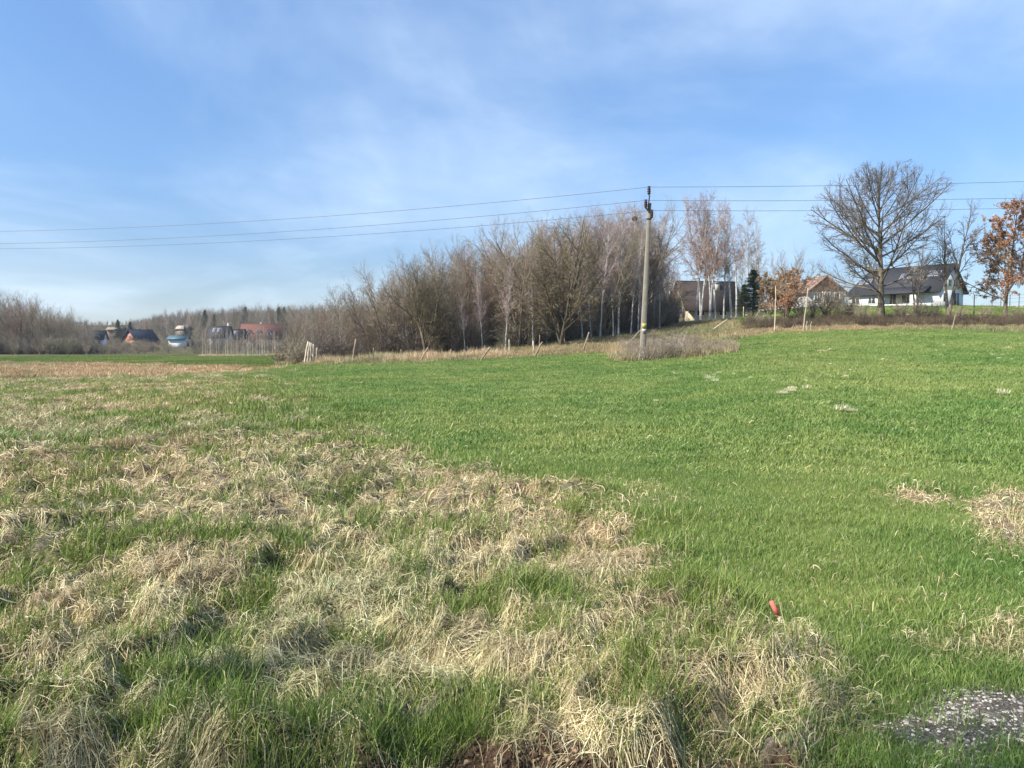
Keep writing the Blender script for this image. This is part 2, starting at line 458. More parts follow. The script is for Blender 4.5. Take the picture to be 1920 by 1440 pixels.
def norm(a):
    return a / np.maximum(np.linalg.norm(a, axis=-1, keepdims=True), 1e-9)
def tubes(P, Rr, sides):
    """P (n,k,3), Rr (n,k) -> V, quads"""
    n, k_, _ = P.shape
    d = norm(P[:, -1] - P[:, 0])
    ref = np.where(np.abs(d[:, 2:3]) > .8, np.array([[1., .2, 0]]), np.array([[0, 0, 1.]]))
    u = norm(np.cross(d, ref)); v = np.cross(d, u)
    a = np.arange(sides) / sides * 2 * math.pi
    ring = np.cos(a)[None, :, None] * u[:, None] + np.sin(a)[None, :, None] * v[:, None]      # n,s,3
    V = P[:, :, None] + ring[:, None] * Rr[:, :, None, None]
    idx = np.arange(n * k_ * sides).reshape(n, k_, sides)
    a0 = idx[:, :-1]; a1 = idx[:, 1:]
    Q = np.stack([a0, np.roll(a0, -1, 2), np.roll(a1, -1, 2), a1], -1).reshape(-1, 4)
    return V.reshape(-1, 3), Q
def blades(P, W, side):
    """P (n,k,3) centre lines, W (n,k-1) half widths, side (n,3): pointed flat blades"""
    n, k_, _ = P.shape
    off = side[:, None] * W[:, :, None]
    A = P[:, :-1] - off; B = P[:, :-1] + off
    V = np.concatenate([np.stack([A, B], 2).reshape(n, -1, 3), P[:, -1:]], 1)         # n, 2(k-1)+1
    m_ = V.shape[1]
    idx = np.arange(n)[:, None] * m_
    Q = np.concatenate([np.stack([idx + 2 * i, idx + 2 * i + 1, idx + 2 * i + 3, idx + 2 * i + 2], -1) for i in range(k_ - 2)], 0).reshape(-1, 4) if k_ > 2 else None
    T = np.stack([idx + m_ - 3, idx + m_ - 2, idx + m_ - 1], -1).reshape(-1, 3)
    return V.reshape(-1, 3), Q, T, m_
class Acc:
    def __init__(s): s.V = []; s.Q = []; s.T = []; s.A = []; s.n = 0
    def add(s, V, Q=None, T=None, A=None):
        s.V.append(V)
        if Q is not None: s.Q.append(np.asarray(Q) + s.n)
        if T is not None: s.T.append(np.asarray(T) + s.n)
        s.A.append(np.zeros(len(V)) if A is None else A)
        s.n += len(V)
    def mesh(s, name, mat, smooth=False, tint=True):
        return mesh_np(name, np.concatenate(s.V), np.concatenate(s.Q) if s.Q else None, np.concatenate(s.T) if s.T else None, mat,
                       {'tint': np.concatenate(s.A)} if tint else None, smooth)

# ---------------------------------------------------------------- ground sheet
def build_ground():
    fine = np.arange(-38, 38.01, .25)
    az = np.concatenate([np.arange(-180, -39, 5.0), fine, np.arange(44, 180, 5.0)])
    az = np.radians(az)
    r = [0.35]
    while r[-1] < 1150:
        r.append(r[-1] * (1.011 if 2.0 < r[-1] < 14 else (1.016 if r[-1] < 75 else 1.035)))
    r = np.array(r)
    A, RR = np.meshgrid(az, r, indexing='ij')
    x, y = (np.sin(A) * RR).ravel(), (np.cos(A) * RR).ravel()
    z = zones(x, y)
    h = height(x, y, z)
    na, nr = len(az), len(r)
    idx = np.arange(na * nr).reshape(na, nr)
    nx = np.roll(idx, -1, 0)
    Q = np.stack([idx[:, :-1], idx[:, 1:], nx[:, 1:], nx[:, :-1]], -1).reshape(-1, 4)
    V = np.stack([x, y, h], -1)
    V = np.concatenate([V, [[0, 0, float(np.mean(h.reshape(na, nr)[:, 0]))]]])
    T = np.stack([idx[:, 0], nx[:, 0], np.full(na, na * nr)], -1)
    at_ = {k_: np.append(np.where(z['d'] < 40, z[k_] * np.ones_like(x), z[k_] * np.ones_like(x)), 0) for k_ in ('meadow', 'litter_shade', 'beyond', 'reed', 'wood', 'up', 'gravel', 'soil')}
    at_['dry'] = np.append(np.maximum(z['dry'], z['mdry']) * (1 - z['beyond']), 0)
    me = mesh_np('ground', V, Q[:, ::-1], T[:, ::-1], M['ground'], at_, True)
    me.update()
    o = obj('ground', me); o['kind'] = 'structure'
    tag(o, 'gently rising field of grass with a rough straw coloured near half')
    print('ground quads', len(Q))
build_ground()

# ---------------------------------------------------------------- near grass, blade by blade
def wedge(n, d0, d1, p=0.0, spread=37.5):
    """points in front of the camera; p=0: even on the ground, 1: density falls as 1/d, 2: as 1/d^2"""
    a = np.radians(rng.uniform(-spread, spread, n)); u = rng.random(n)
    e = 2 - p
    d = (d0 ** e + u * (d1 ** e - d0 ** e)) ** (1 / e) if abs(e) > 1e-6 else d0 * (d1 / d0) ** u
    return np.sin(a) * d, np.cos(a) * d, d
def flow(x, y):
    a = 1.8 * gnoise(x * .55, y * .7, 71) * math.pi + 1.0 * gnoise(x * 2.2, y * 2.2, 72)
    e = .06
    gx = (tuss(x + e, y) - tuss(x - e, y)); gy = (tuss(x, y + e) - tuss(x, y - e))
    dx = np.cos(a) * .8 - gx * 1.5; dy = np.sin(a) * .4 - gy * 1.1
    return np.arctan2(dy, dx)

def straw_near(n, d0, d1, p):
    x, y, d = wedge(n, d0, d1, p)
    z = zones(x, y)
    tt = tuss(x, y)
    dens = np.clip(z['dry'] * 1.3, .14, 1) * z['rough'] * (.45 + .8 * sstep(.25, .7, tt)) + z['mdry'] + .02 * z['meadow']
    keep = rng.random(n) < dens * (1 - .85 * z['gravel']) * (1 - .80 * z['soil'])
    x, y, d, dr, md = x[keep], y[keep], d[keep], z['dry'][keep], z['meadow'][keep]
    n = len(x)
    L = rng.uniform(.05, .17, n) * (1 - .4 * md) * (1 + .03 * d)
    a = flow(x, y) + rng.normal(0, .55, n)
    wild = rng.random(n) < .14
    a = np.where(wild, rng.uniform(0, 6.28, n), a)
    lift = np.abs(rng.normal(0, .011, n)) + .004 + np.where(wild, rng.uniform(0, .045, n), 0)
    curl = rng.normal(0, .5, n)
    K = 4
    P = np.zeros((n, K, 3)); px, py = x.copy(), y.copy()
    for i in range(K):
        f = i / (K - 1)
        zz = height(px, py)
        P[:, i, 0], P[:, i, 1] = px, py
        P[:, i, 2] = zz + lift * (.25 + 1.6 * math.sin(math.pi * min(1, f * .9 + .05))) + rng.normal(0, .004, n)
        px = px + np.cos(a) * L / (K - 1); py = py + np.sin(a) * L / (K - 1)
        a = a + curl * .5 + rng.normal(0, .12, n)
    w = np.maximum(rng.uniform(.0006, .0019, n), .00040 * d * rng.uniform(.5, 1.4, n))
    W = w[:, None] * np.array([.8, 1, .7])
    td = norm(P[:, -1] - P[:, 0])
    side = norm(np.cross(td, norm(rng.normal(0, .55, (n, 3)) + np.array([0, 0, 1]))))
    V, Q, T, m_ = blades(P, W, side)
    tint = np.clip(rng.normal(.52, .27, n) + .12 * (dr - .5), 0, 1)
    return V, Q, T, np.repeat(tint, m_)

def green_near(ntuft, d0, d1, p, per, mode):
    x, y, d = wedge(ntuft, d0, d1, p)
    z = zones(x, y)
    if mode == 'rough':
        t_ = tuss(x, y)
        clump = sstep(-.25, .5, fbm(x * 1.3, y * 1.3, 81, 2))
        dens = np.clip(1.25 - z['dry'] * 1.0, .30, 1) * (.55 + .45 * clump) * z['rough'] * (1.1 - .6 * sstep(.35, .75, t_))
    else:
        dens = z['meadow'] * (1 - .75 * np.clip(z['mdry'] * 1.2, 0, 1))
    keep = rng.random(ntuft) < dens * (1 - .93 * z['gravel']) * (1 - .9 * z['soil'])
    x, y, d = x[keep], y[keep], d[keep]
    g = clump[keep] if mode == 'rough' else np.clip(.5 + fbm(x * .9, y * .9, 83, 2), 0, 1)
    nt_ = len(x)
    ti = np.repeat(np.arange(nt_), per); n = len(ti)
    rad = (.02 + .035 * rng.random(n)) * (1 + .05 * d[ti]) * (1.0 if mode == 'rough' else 1.9)
    a = rng.uniform(0, 6.283, n)
    bx, by = x[ti] + np.cos(a) * rad * rng.random(n), y[ti] + np.sin(a) * rad * rng.random(n)
    zz = height(bx, by) - .006
    if mode == 'rough': hgt = rng.uniform(.05, .15, n) * (.65 + .9 * g[ti]) * np.repeat(rng.uniform(.7, 1.3, nt_), per)
    else: hgt = rng.uniform(.03, .07, n) * (.6 + .9 * g[ti]) * np.repeat(rng.uniform(.7, 1.35, nt_), per)
    lean = rng.uniform(.1, .75, n); a2 = a + rng.normal(0, .5, n) + .0
    wind = .10
    P = np.zeros((n, 4, 3))
    for i, f in enumerate((0, .4, .75, 1)):
        s = hgt * (lean * f ** 1.8)
        P[:, i, 0] = bx + np.cos(a2) * s + wind * hgt * f * f
        P[:, i, 1] = by + np.sin(a2) * s
        P[:, i, 2] = zz + hgt * f * (1 - .22 * lean * f)
    w = np.maximum(rng.uniform(.0011, .0022, n), .00052 * d[ti] * rng.uniform(.6, 1.2, n))
    W = w[:, None] * np.array([.8, 1, .65])
    b_ = rng.uniform(0, 6.283, n)
    side = np.stack([np.cos(b_), np.sin(b_), np.zeros(n)], -1)
    V, Q, T, m_ = blades(P, W, side)
    tint = np.clip(rng.normal(.45, .24, n) + np.repeat(rng.normal(0, .12, nt_), per), 0, 1)
    return V, Q, T, np.repeat(tint, m_)

def add_stuff(name, parts, mat, label):
    a = Acc()
    for V, Q, T, A in parts: a.add(V, Q, T, A)
    me = a.mesh(name, mat)
    o = obj(name, me); tag(o, label, kind='stuff')
    print(name, len(me.polygons))
    return o
add_stuff('dry_grass', [straw_near(270000, 2.3, 6, 1.2), straw_near(170000, 6, 17, 1.2)], M['straw'], 'matted straw coloured dead grass lying in combed tussocks in the foreground')
add_stuff('rough_grass', [green_near(19000, 2.3, 7, 1.2, 9, 'rough'), green_near(14000, 7, 18, 1.2, 8, 'rough')], M['green_rough'], 'fresh green grass tufts growing up through the dead grass')
add_stuff('meadow_grass', [green_near(8500, 2.3, 8, 1.0, 10, 'meadow'), green_near(6000, 8, 18, 1.2, 9, 'meadow')], M['green_meadow'], 'short green meadow grass covering the right side of the field')

# ---------------------------------------------------------------- instanced grass further off
def clump_mesh(name, nb, rad, h0, h1, w, mat, lean=.6, seed=0, flat=0.0):
    g = np.random.default_rng(seed)
    a = g.uniform(0, 6.283, nb); r = rad * np.sqrt(g.random(nb))
    bx, by = np.cos(a) * r, np.sin(a) * r
    hgt = g.uniform(h0, h1, nb); a2 = g.uniform(0, 6.283, nb); le = g.uniform(.1, lean, nb) + flat
    P = np.zeros((nb, 3, 3))
    for i, f in enumerate((0, .55, 1)):
        P[:, i, 0] = bx + np.cos(a2) * hgt * le * f ** 1.6
        P[:, i, 1] = by + np.sin(a2) * hgt * le * f ** 1.6
        P[:, i, 2] = hgt * f * (1 - .3 * le * f) - .01
    b_ = g.uniform(0, 6.283, nb)
    side = np.stack([np.cos(b_), np.sin(b_), np.zeros(nb)], -1)
    W = (w * g.uniform(.6, 1.3, nb))[:, None] * np.array([1, .8])
    V, Q, T, m_ = blades(P, W, side)
    return mesh_np(name, V, Q, T, mat, {'tint': np.repeat(np.clip(g.normal(.5, .25, nb), 0, 1), m_)})
def hidden_obj(name, me):
    return bpy.data.objects.new(name, me)
def scatter(name, pts, scales, rots, srcs, label, tilt=None):
    """one object whose geometry nodes put a source mesh on every point"""
    me = bpy.data.meshes.new(name)
    me.vertices.add(len(pts)); me.vertices.foreach_set('co', np.asarray(pts, np.float32).ravel())
    a = me.attributes.new('sc', 'FLOAT', 'POINT'); a.data.foreach_set('value', np.asarray(scales, np.float32))
    rot = np.zeros((len(pts), 3), np.float32); rot[:, 2] = rots
    if tilt is not None: rot[:, 0] = tilt
    a = me.attributes.new('ro', 'FLOAT_VECTOR', 'POINT'); a.data.foreach_set('vector', rot.ravel())
    a = me.attributes.new('pick', 'INT', 'POINT'); a.data.foreach_set('value', rng.integers(0, len(srcs), len(pts)).astype(np.int32))
    me.update()
    o = obj(name, me); tag(o, label, kind='stuff')
    coll = bpy.data.collections.new(name + '_pieces')
    for s in srcs: coll.objects.link(s)
    ng = bpy.data.node_groups.new(name, 'GeometryNodeTree')
    ng.interface.new_socket('Geometry', in_out='INPUT', socket_type='NodeSocketGeometry')
    ng.interface.new_socket('Geometry', in_out='OUTPUT', socket_type='NodeSocketGeometry')
    gi, go = N(ng, 'NodeGroupInput'), N(ng, 'NodeGroupOutput')
    ci = N(ng, 'GeometryNodeCollectionInfo'); ci.inputs['Collection'].default_value = coll
    ci.inputs['Separate Children'].default_value = True; ci.inputs['Reset Children'].default_value = True
    ip = N(ng, 'GeometryNodeInstanceOnPoints'); ip.inputs['Pick Instance'].default_value = True
    def na(nm, ty):
        n_ = N(ng, 'GeometryNodeInputNamedAttribute', data_type=ty); n_.inputs['Name'].default_value = nm
        return n_.outputs['Attribute']
    m2p = N(ng, 'GeometryNodeMeshToPoints')
    ng.links.new(gi.outputs[0], m2p.inputs[0]); ng.links.new(m2p.outputs[0], ip.inputs['Points'])
    ng.links.new(ci.outputs[0], ip.inputs['Instance'])
    ng.links.new(na('pick', 'INT'), ip.inputs['Instance Index'])
    ng.links.new(na('ro', 'FLOAT_VECTOR'), ip.inputs['Rotation'])
    ng.links.new(na('sc', 'FLOAT'), ip.inputs['Scale'])
    ng.links.new(ip.outputs[0], go.inputs[0])
    md = o.modifiers.new('scatter', 'NODES'); md.node_group = ng
    print(name, len(pts), 'instances')
    return o
def place(n, d0, d1, p, densf, spread=37):
    x, y, d = wedge(n, d0, d1, p, spread)
    z = zones(x, y)
    keep = rng.random(n) < densf(z, x, y)
    x, y = x[keep], y[keep]
    zz = {k_: (v[keep] if hasattr(v, '__len__') and len(np.shape(v)) else v) for k_, v in z.items()}
    return x, y, height(x, y), zz

srcs = [hidden_obj('clump', clump_mesh('meadow_clump', 75, .30, .02, .055, .0052, M['green_meadow'], seed=s)) for s in range(4)]
srcs += [hidden_obj('clump', clump_mesh('meadow_clump_long', 60, .24, .04, .10, .0075, M['green_meadow'], .9, seed=9))]
near_srcs = [hidden_obj('clump', clump_mesh('near_clump', 110, .17, .02, .06, .0020, M['green_meadow'], .8, seed=11 + s)) for s in range(3)]
x, y, h, z = place(26000, 3.0, 10.5, .8, lambda z, x, y: z['meadow'] * (1 - np.clip(z['mdry'] * 1.2, 0, 1)) * (1 - z['gravel']) * (1 - z['soil']))
scatter('near_meadow_turf', np.stack([x, y, h], -1), rng.uniform(.7, 1.25, len(x)) * (1 + .06 * z['d']) * .8, rng.uniform(0, 6.28, len(x)), near_srcs, 'fine short green turf between the dead grass and the gravel')
x, y, h, z = place(86000, 9.0, 66, .85, lambda z, x, y: z['meadow'] * (1 - .8 * np.clip(z['mdry'] * 1.2, 0, 1)))
scatter('far_meadow_grass', np.stack([x, y, h], -1), rng.uniform(.7, 1.4, len(x)) * (1 + .006 * z['d']), rng.uniform(0, 6.28, len(x)), srcs, 'even green meadow grass rising towards the hedgerow')
# left side: mixed
srcs = [hidden_obj('clump', clump_mesh('rough_clump', 50, .28, .05, .15, .008, M['green_rough'], .9, seed=20 + s)) for s in range(3)]
x, y, h, z = place(22000, 14, 60, .9, lambda z, x, y: z['rough'] * (1 - z['reed']) * np.clip(1.25 - z['dry'] * 1.2, .12, 1))
scatter('far_rough_grass', np.stack([x, y, h], -1), rng.uniform(.6, 1.3, len(x)), rng.uniform(0, 6.28, len(x)), srcs, 'patchy green grass on the left side of the field')
srcs = [hidden_obj('clump', clump_mesh('straw_clump', 50, .26, .05, .20, .008, M['straw'], 1.2, seed=30 + s, flat=.4)) for s in range(3)]
x, y, h, z = place(36000, 14, 60, .9, lambda z, x, y: z['rough'] * (1 - z['reed']) * np.clip(z['dry'] * 1.4 - .02, .05, 1) + .6 * z['mdry'])
scatter('far_dry_grass', np.stack([x, y, h], -1), rng.uniform(.5, 1.2, len(x)), rng.uniform(0, 6.28, len(x)), srcs, 'pale dead grass patches on the left side of the field')
# rusty grass tussocks standing up at the left
srcs = [hidden_obj('clump', clump_mesh('rusty_clump', 50, .30, .08, .26, .005, M['reed'] if s else M['brown_grass'], .8, seed=35 + s)) for s in range(2)]
x, y, h, z = place(5200, 8, 18, .9, lambda z, x, y: .45 * np.exp(-((z['px'] - 130) / 260) ** 2 - ((z['py'] - 855) / 38) ** 2) * sstep(0, .4, fbm(x * .8, y * .8, 91, 2)))
scatter('rusty_grass', np.stack([x, y, h], -1), rng.uniform(.5, 1.0, len(x)), rng.uniform(0, 6.28, len(x)), srcs, 'rusty brown standing grass tufts at the left edge')
# reed band
srcs = [hidden_obj('clump', clump_mesh('reed_clump', 60, .5, .10, .34, .014, M['reed'] if s else M['straw'], .7, seed=40 + s)) for s in range(3)]
x, y, h, z = place(26000, 34, 125, .9, lambda z, x, y: z['reed'] * np.clip(.5 + 1.3 * fbm(x * .08, y * .25, 92, 3), .05, 1), 40)
scatter('reed_band', np.stack([x, y, h], -1), rng.uniform(.5, 1.1, len(x)), rng.uniform(0, 6.28, len(x)), srcs, 'band of orange brown dead reed grass across the far left field')
# far green field on left
srcs = [hidden_obj('clump', clump_mesh('field_clump', 60, .8, .08, .2, .03, M['far_green'], .7, seed=44 + s)) for s in range(2)]
x, y, h, z = place(30000, 60, 160, .8, lambda z, x, y: (z['px'] < 580) * (1 - z['reed']) * (1 - z['wood']) * (z['beyond'] < .5), 40)
scatter('far_field_grass', np.stack([x, y, h], -1), rng.uniform(.7, 1.2, len(x)), rng.uniform(0, 6.28, len(x)), srcs, 'green field beyond the reed band at the left')
srcs = [hidden_obj('clump', clump_mesh('strip_clump', 60, .5, .15, .5, .03, M['straw'], .5, seed=48))]
x, y, h, z = place(9000, 143, 150, 0, lambda z, x, y: (z['px'] > 375) & (z['px'] < 545), 25)
scatter('pale_grass_strip', np.stack([x, y, h], -1), rng.uniform(.5, 1.1, len(x)), rng.uniform(0, 6.28, len(x)), srcs, 'pale strip of dead grass at the foot of the birch saplings')
# brown slope beyond the fence line + the bank
srcs = [hidden_obj('clump', clump_mesh('brown_clump', 60, .4, .12, .42, .012, M['brown_grass'], .8, seed=50 + s)) for s in range(3)]
x, y, h, z = place(42000, 40, 90, .6, lambda z, x, y: z['beyond'] * (1 - z['up']) * (1 - .85 * z['litter_shade']) * (.5 + .5 * sstep(-.3, .3, fbm(x * .3, y * .3, 93, 2))))
scatter('bank_grass', np.stack([x, y, h], -1), rng.uniform(.4, 1.0, len(x)), rng.uniform(0, 6.28, len(x)), srcs, 'brown tussocky grass on the slope below the wood')
srcs = [hidden_obj('clump', clump_mesh('upper_clump', 60, .6, .06, .16, .02, M['far_green'], .7, seed=60 + s)) for s in range(2)]
x, y, h, z = place(26000, 68, 170, .8, lambda z, x, y: z['up'] * (z['px'] > 1380))
scatter('upper_field_grass', np.stack([x, y, h], -1), rng.uniform(.7, 1.2, len(x)), rng.uniform(0, 6.28, len(x)), srcs, 'pale green grass slope in front of the white house')
# pale grass fringe along the fence below the wood
srcs = [hidden_obj('clump', clump_mesh('fringe_clump', 60, .35, .3, .85, .010, M['straw'], .45, seed=70 + s)) for s in range(2)]
x, y, h, z = place(30000, 48, 72, .2, lambda z, x, y: z['beyond'] * (z['px'] > 590) * (z['px'] < 960) * .35 * sstep(-.1, .5, fbm(x * .35, y * .35, 94, 2)) * (z['d'] > 50))
scatter('fringe_grass', np.stack([x, y, h], -1), rng.uniform(.5, 1.0, len(x)), rng.uniform(0, 6.28, len(x)), srcs, 'pale tall dead grass fringe along the fence below the wood')

# gravel and clods
def stone_mesh(name, seed, mat):
    g = np.random.default_rng(seed)
    import bmesh
    bm = bmesh.new(); bmesh.ops.create_icosphere(bm, subdivisions=1, radius=1)
    s = g.uniform(.6, 1.2, 3) * np.array([1, 1, .65])
    for v in bm.verts:
        v.co = Vector([v.co[i] * s[i] * g.uniform(.75, 1.15) for i in range(3)])
    me = bpy.data.meshes.new(name); bm.to_mesh(me); bm.free(); me.materials.append(mat)
    return me
M['stone_l'] = simple('pale_stone', (.62, .55, .45), .9, .25, 5)
M['stone_d'] = simple('grey_stone', (.36, .32, .26), .9, .3, 5)
M['clod'] = simple('soil_clod', (.075, .045, .028), 1, .4, 8)
M['clod_t'] = simple('tan_clod', (.26, .18, .10), 1, .3, 8)
srcs = [hidden_obj('stone', stone_mesh('stone', 80 + s, M['stone_l'] if s % 2 else M['stone_d'])) for s in range(6)]
x, y, h, z = place(190000, 2.4, 6, .6, lambda z, x, y: z['gravel'] ** 1.3 * (z['px'] > 1600) * np.clip(.55 + 1.3 * fbm(x * 7, y * 9, 33, 2), .04, 1))
x = x + rng.normal(0, .06, len(x)); y = y + rng.normal(0, .05, len(x)); h = height(x, y)
scatter('gravel', np.stack([x, y, h - .001], -1), .0022 + .012 * rng.random(len(x)) ** 4, rng.uniform(0, 6.28, len(x)), srcs, 'crushed pale grey gravel at the track edge, bottom right corner')
srcs = [hidden_obj('clod', stone_mesh('clod', 90 + s, M['clod_t'] if s == 2 else M['clod'])) for s in range(3)]
x, y, h, z = place(30000, 2.0, 3.6, .3, lambda z, x, y: z['soil'] * .9)
scatter('soil_crumbs', np.stack([x, y, h], -1), .004 + .016 * rng.random(len(x)) ** 2, rng.uniform(0, 6.28, len(x)), srcs, 'dark crumbly soil on the ditch bank at the bottom edge')

# ---------------------------------------------------------------- trees
def polyl(start, dirs, L, K, wander, up, g):
    """grow n curved lines of K points"""
    n = len(start); P = np.zeros((n, K, 3)); p = start.copy(); d = norm(dirs)
    for i in range(K):
        P[:, i] = p
        p = p + d * (L / (K - 1))[:, None]
        d = norm(d + g.normal(0, wander, (n, 3)) + np.array([0, 0, up]))
    return P
def spawn(par, m_, t0, t1, ang, angj, lenf, K, wander, up, rad, g, up0=0.0):
    P, Rr, L = par
    n, k_, _ = P.shape
    pi = np.repeat(np.arange(n), m_)
    j = np.tile(np.arange(m_), n)
    t_ = t0 + (t1 - t0) * (j + g.random(n * m_)) / m_
    s = t_ * (k_ - 1); i = np.minimum(s.astype(int), k_ - 2); f = (s - i)[:, None]
    pos = P[pi, i] * (1 - f) + P[pi, i + 1] * f
    tan = norm(P[pi, i + 1] - P[pi, i])
    rr = Rr[pi, i] * (1 - f[:, 0]) + Rr[pi, i + 1] * f[:, 0]
    q = norm(np.cross(tan, g.normal(0, 1, (n * m_, 3))))
    a = np.radians(ang(t_) if callable(ang) else ang) + g.normal(0, math.radians(angj), n * m_)
    d = norm(tan * np.cos(a)[:, None] + q * np.sin(a)[:, None] + np.array([0, 0, up0]))
    L2 = L[pi] * lenf(t_) * g.uniform(.7, 1.2, n * m_)
    P2 = polyl(pos, d, L2, K, wander, up, g)
    r0 = np.minimum(rr * .75, rad[0] * (L2 / np.maximum(L2.mean(), 1e-3)) ** .8)
    R2 = r0[:, None] * np.linspace(1, rad[1], K)[None] 
    return P2, R2, L2
def ribbons(P, W, g):
    d = norm(P[:, -1] - P[:, 0])
    side = norm(np.cross(d, g.normal(0, 1, d.shape)))
    return blades(P, W, side)
def tree_meshes(name, H, seed, trunk_r, stems=1, spread=.12, tw=.03, l1=26, t1=(.2, .97), a1=45, len1=lambda t: .4, up1=.06, l2=7, len2=.42, a2=42, up2=.03, l3=6, len3=.42,
                l4=5, len4=.5, droop=.0, r1=.06, r2=.022, r3=.012, r4=.008, up0=.1, wob=.07, taper=1.05, env=None, leaves=0, leaf_size=.1, leaf_t=(0, 1), base_flare=1.35):
    g = np.random.default_rng(seed)
    st = g.normal(0, .06 * (stems > 1), (stems, 3)); st[:, 2] = -.15
    aa = np.arange(stems) / stems * 6.283 + g.uniform(0, 6)
    sv = (spread * g.uniform(.5, 1.3, stems)) if stems > 1 else np.array([spread * .4])
    dirs = np.stack([np.cos(aa) * sv, np.sin(aa) * sv, np.ones(stems)], -1)
    L0 = H * (g.uniform(.72, 1.0, stems) if stems > 1 else np.ones(1)); L0[0] = H * 1.0
    P0 = polyl(st, dirs, L0, 11, tw, .01, g)
    # stay inside the wished height
    P0[:, :, 2] *= (H / P0[:, :, 2].max())
    R0 = trunk_r * (L0 / H)[:, None] * (np.linspace(1, .08, 11) ** taper)[None]; R0[:, 0] *= base_flare
    lv0 = (P0, R0, L0)
    def fit(lv):
        if env is None: return lv
        P, Rr, L = lv; cz, rx, rz = [v * H for v in env]
        for _ in range(3):
            tip = P[:, -1]; val = np.sqrt((tip[:, 0] ** 2 + tip[:, 1] ** 2) / rx ** 2 + ((tip[:, 2] - cz) / rz) ** 2) / (1 + .05 * gnoise(tip[:, 0] * 1.1, tip[:, 2] * 1.1, seed))
            f = np.where(val > 1, np.clip(1 - (val - 1) * 1.6 * H * .4 / np.maximum(L, .05), .25, 1), 1)
            P = P[:, :1] + (P - P[:, :1]) * f[:, None, None]; L = L * f
        return P, Rr, L
    lv1 = spawn(lv0, l1, t1[0], t1[1], a1, 9, len1, 7, wob, up1, (r1, .3), g, up0); lv1 = fit(lv1)
    lv2 = spawn(lv1, l2, .18, 1, a2, 12, lambda t: len2 * (1.1 - .5 * t), 5, wob * 1.3, up2 - droop * .5, (r2, .4), g); lv2 = fit(lv2)
    lv3 = spawn(lv2, l3, .15, 1, 40, 14, lambda t: len3 * (1.15 - .5 * t), 4, wob * 1.6, up2 * .6 - droop, (r3, .45), g); lv3 = fit(lv3)
    lv4 = spawn(lv3, l4, .15, 1, 38, 16, lambda t: len4 * (1.1 - .4 * t), 3, wob * 2, -droop * 1.3, (r4, .6), g)
    a = Acc()
    V, Q = tubes(P0, R0, 8); a.add(V, Q)
    V, Q = tubes(lv1[0], lv1[1], 4); a.add(V, Q)
    tr = a
    b = Acc()
    V, Q = tubes(lv2[0], lv2[1], 3); b.add(V, Q)
    V, Q, T, m_ = ribbons(lv3[0], lv3[1][:, :-1] * 1.2, g); b.add(V, Q, T)
    V, Q, T, m_ = ribbons(lv4[0], lv4[1][:, :-1] * 1.2, g); b.add(V, Q, T)
    lf = None
    if leaves:
        P3 = np.concatenate([lv4[0].reshape(-1, 3), lv3[0][:, 2:].reshape(-1, 3)])
        zz = P3[:, 2] / H
        P3 = P3[(zz > leaf_t[0]) & (zz < leaf_t[1])]
        # leaves hang on in patches, not evenly
        cl_ = gnoise(P3[:, 0] * .8 + P3[:, 2] * .5, P3[:, 1] * .8 + P3[:, 2] * .7, seed)
        P3 = P3[cl_ > -.35 + g.normal(0, .4, len(P3))]
        P3 = P3[g.integers(0, len(P3), leaves)] + g.normal(0, .05, (leaves, 3))
        u = norm(g.normal(0, 1, (leaves, 3))); v = norm(np.cross(u, g.normal(0, 1, (leaves, 3))))
        s = leaf_size * g.uniform(.5, 1.3, leaves)[:, None]
        V = np.stack([P3 - u * s, P3 - v * s * .55, P3 + u * s, P3 + v * s * .55], 1).reshape(-1, 3)
        lf = Acc(); lf.add(V, np.arange(leaves * 4).reshape(-1, 4), None, np.repeat(g.random(leaves), 4))
    return tr, b, lf
def make_tree(name, label, cat, group, bark_, twig, loc=(0, 0, 0), leafmat=None, **kw):
    tr, b, lf = tree_meshes(name, **kw)
    root = empty(name, loc, label, cat, group)
    obj('trunk', tr.mesh('trunk', bark_, True), root)
    obj('crown', b.mesh('crown', twig), root)
    if lf: obj('foliage', lf.mesh('foliage', leafmat), root)
    root['H'] = kw['H']
    return root
def shrub_meshes(H, n, seed, spread, r, l2=7, l3=4):
    g = np.random.default_rng(seed)
    st = g.normal(0, .18 * spread, (n, 3)); st[:, 2] = -.05
    a = g.uniform(0, 6.283, n); s = spread * g.uniform(.15, 1.0, n)
    L = H * g.uniform(.55, 1.0, n)
    P0 = polyl(st, np.stack([np.cos(a) * s, np.sin(a) * s, np.ones(n)], -1), L, 7, .09, .05, g)
    R0 = r * np.linspace(1, .3, 7)[None] * np.ones((n, 1))
    lv1 = spawn((P0, R0, L), l2, .15, 1, 38, 14, lambda t: .42 * (1.15 - .5 * t), 4, .12, .02, (r * .5, .5), g)
    lv2 = spawn(lv1, l3, .1, 1, 40, 16, lambda t: .5, 3, .15, .0, (r * .35, .6), g)
    A = Acc(); V, Q = tubes(P0, R0, 3); A.add(V, Q)
    B = Acc()
    for lv in (lv1, lv2):
        V, Q, T, m_ = ribbons(lv[0], lv[1][:, :-1] * 1.2, g); B.add(V, Q, T)
    return A, B
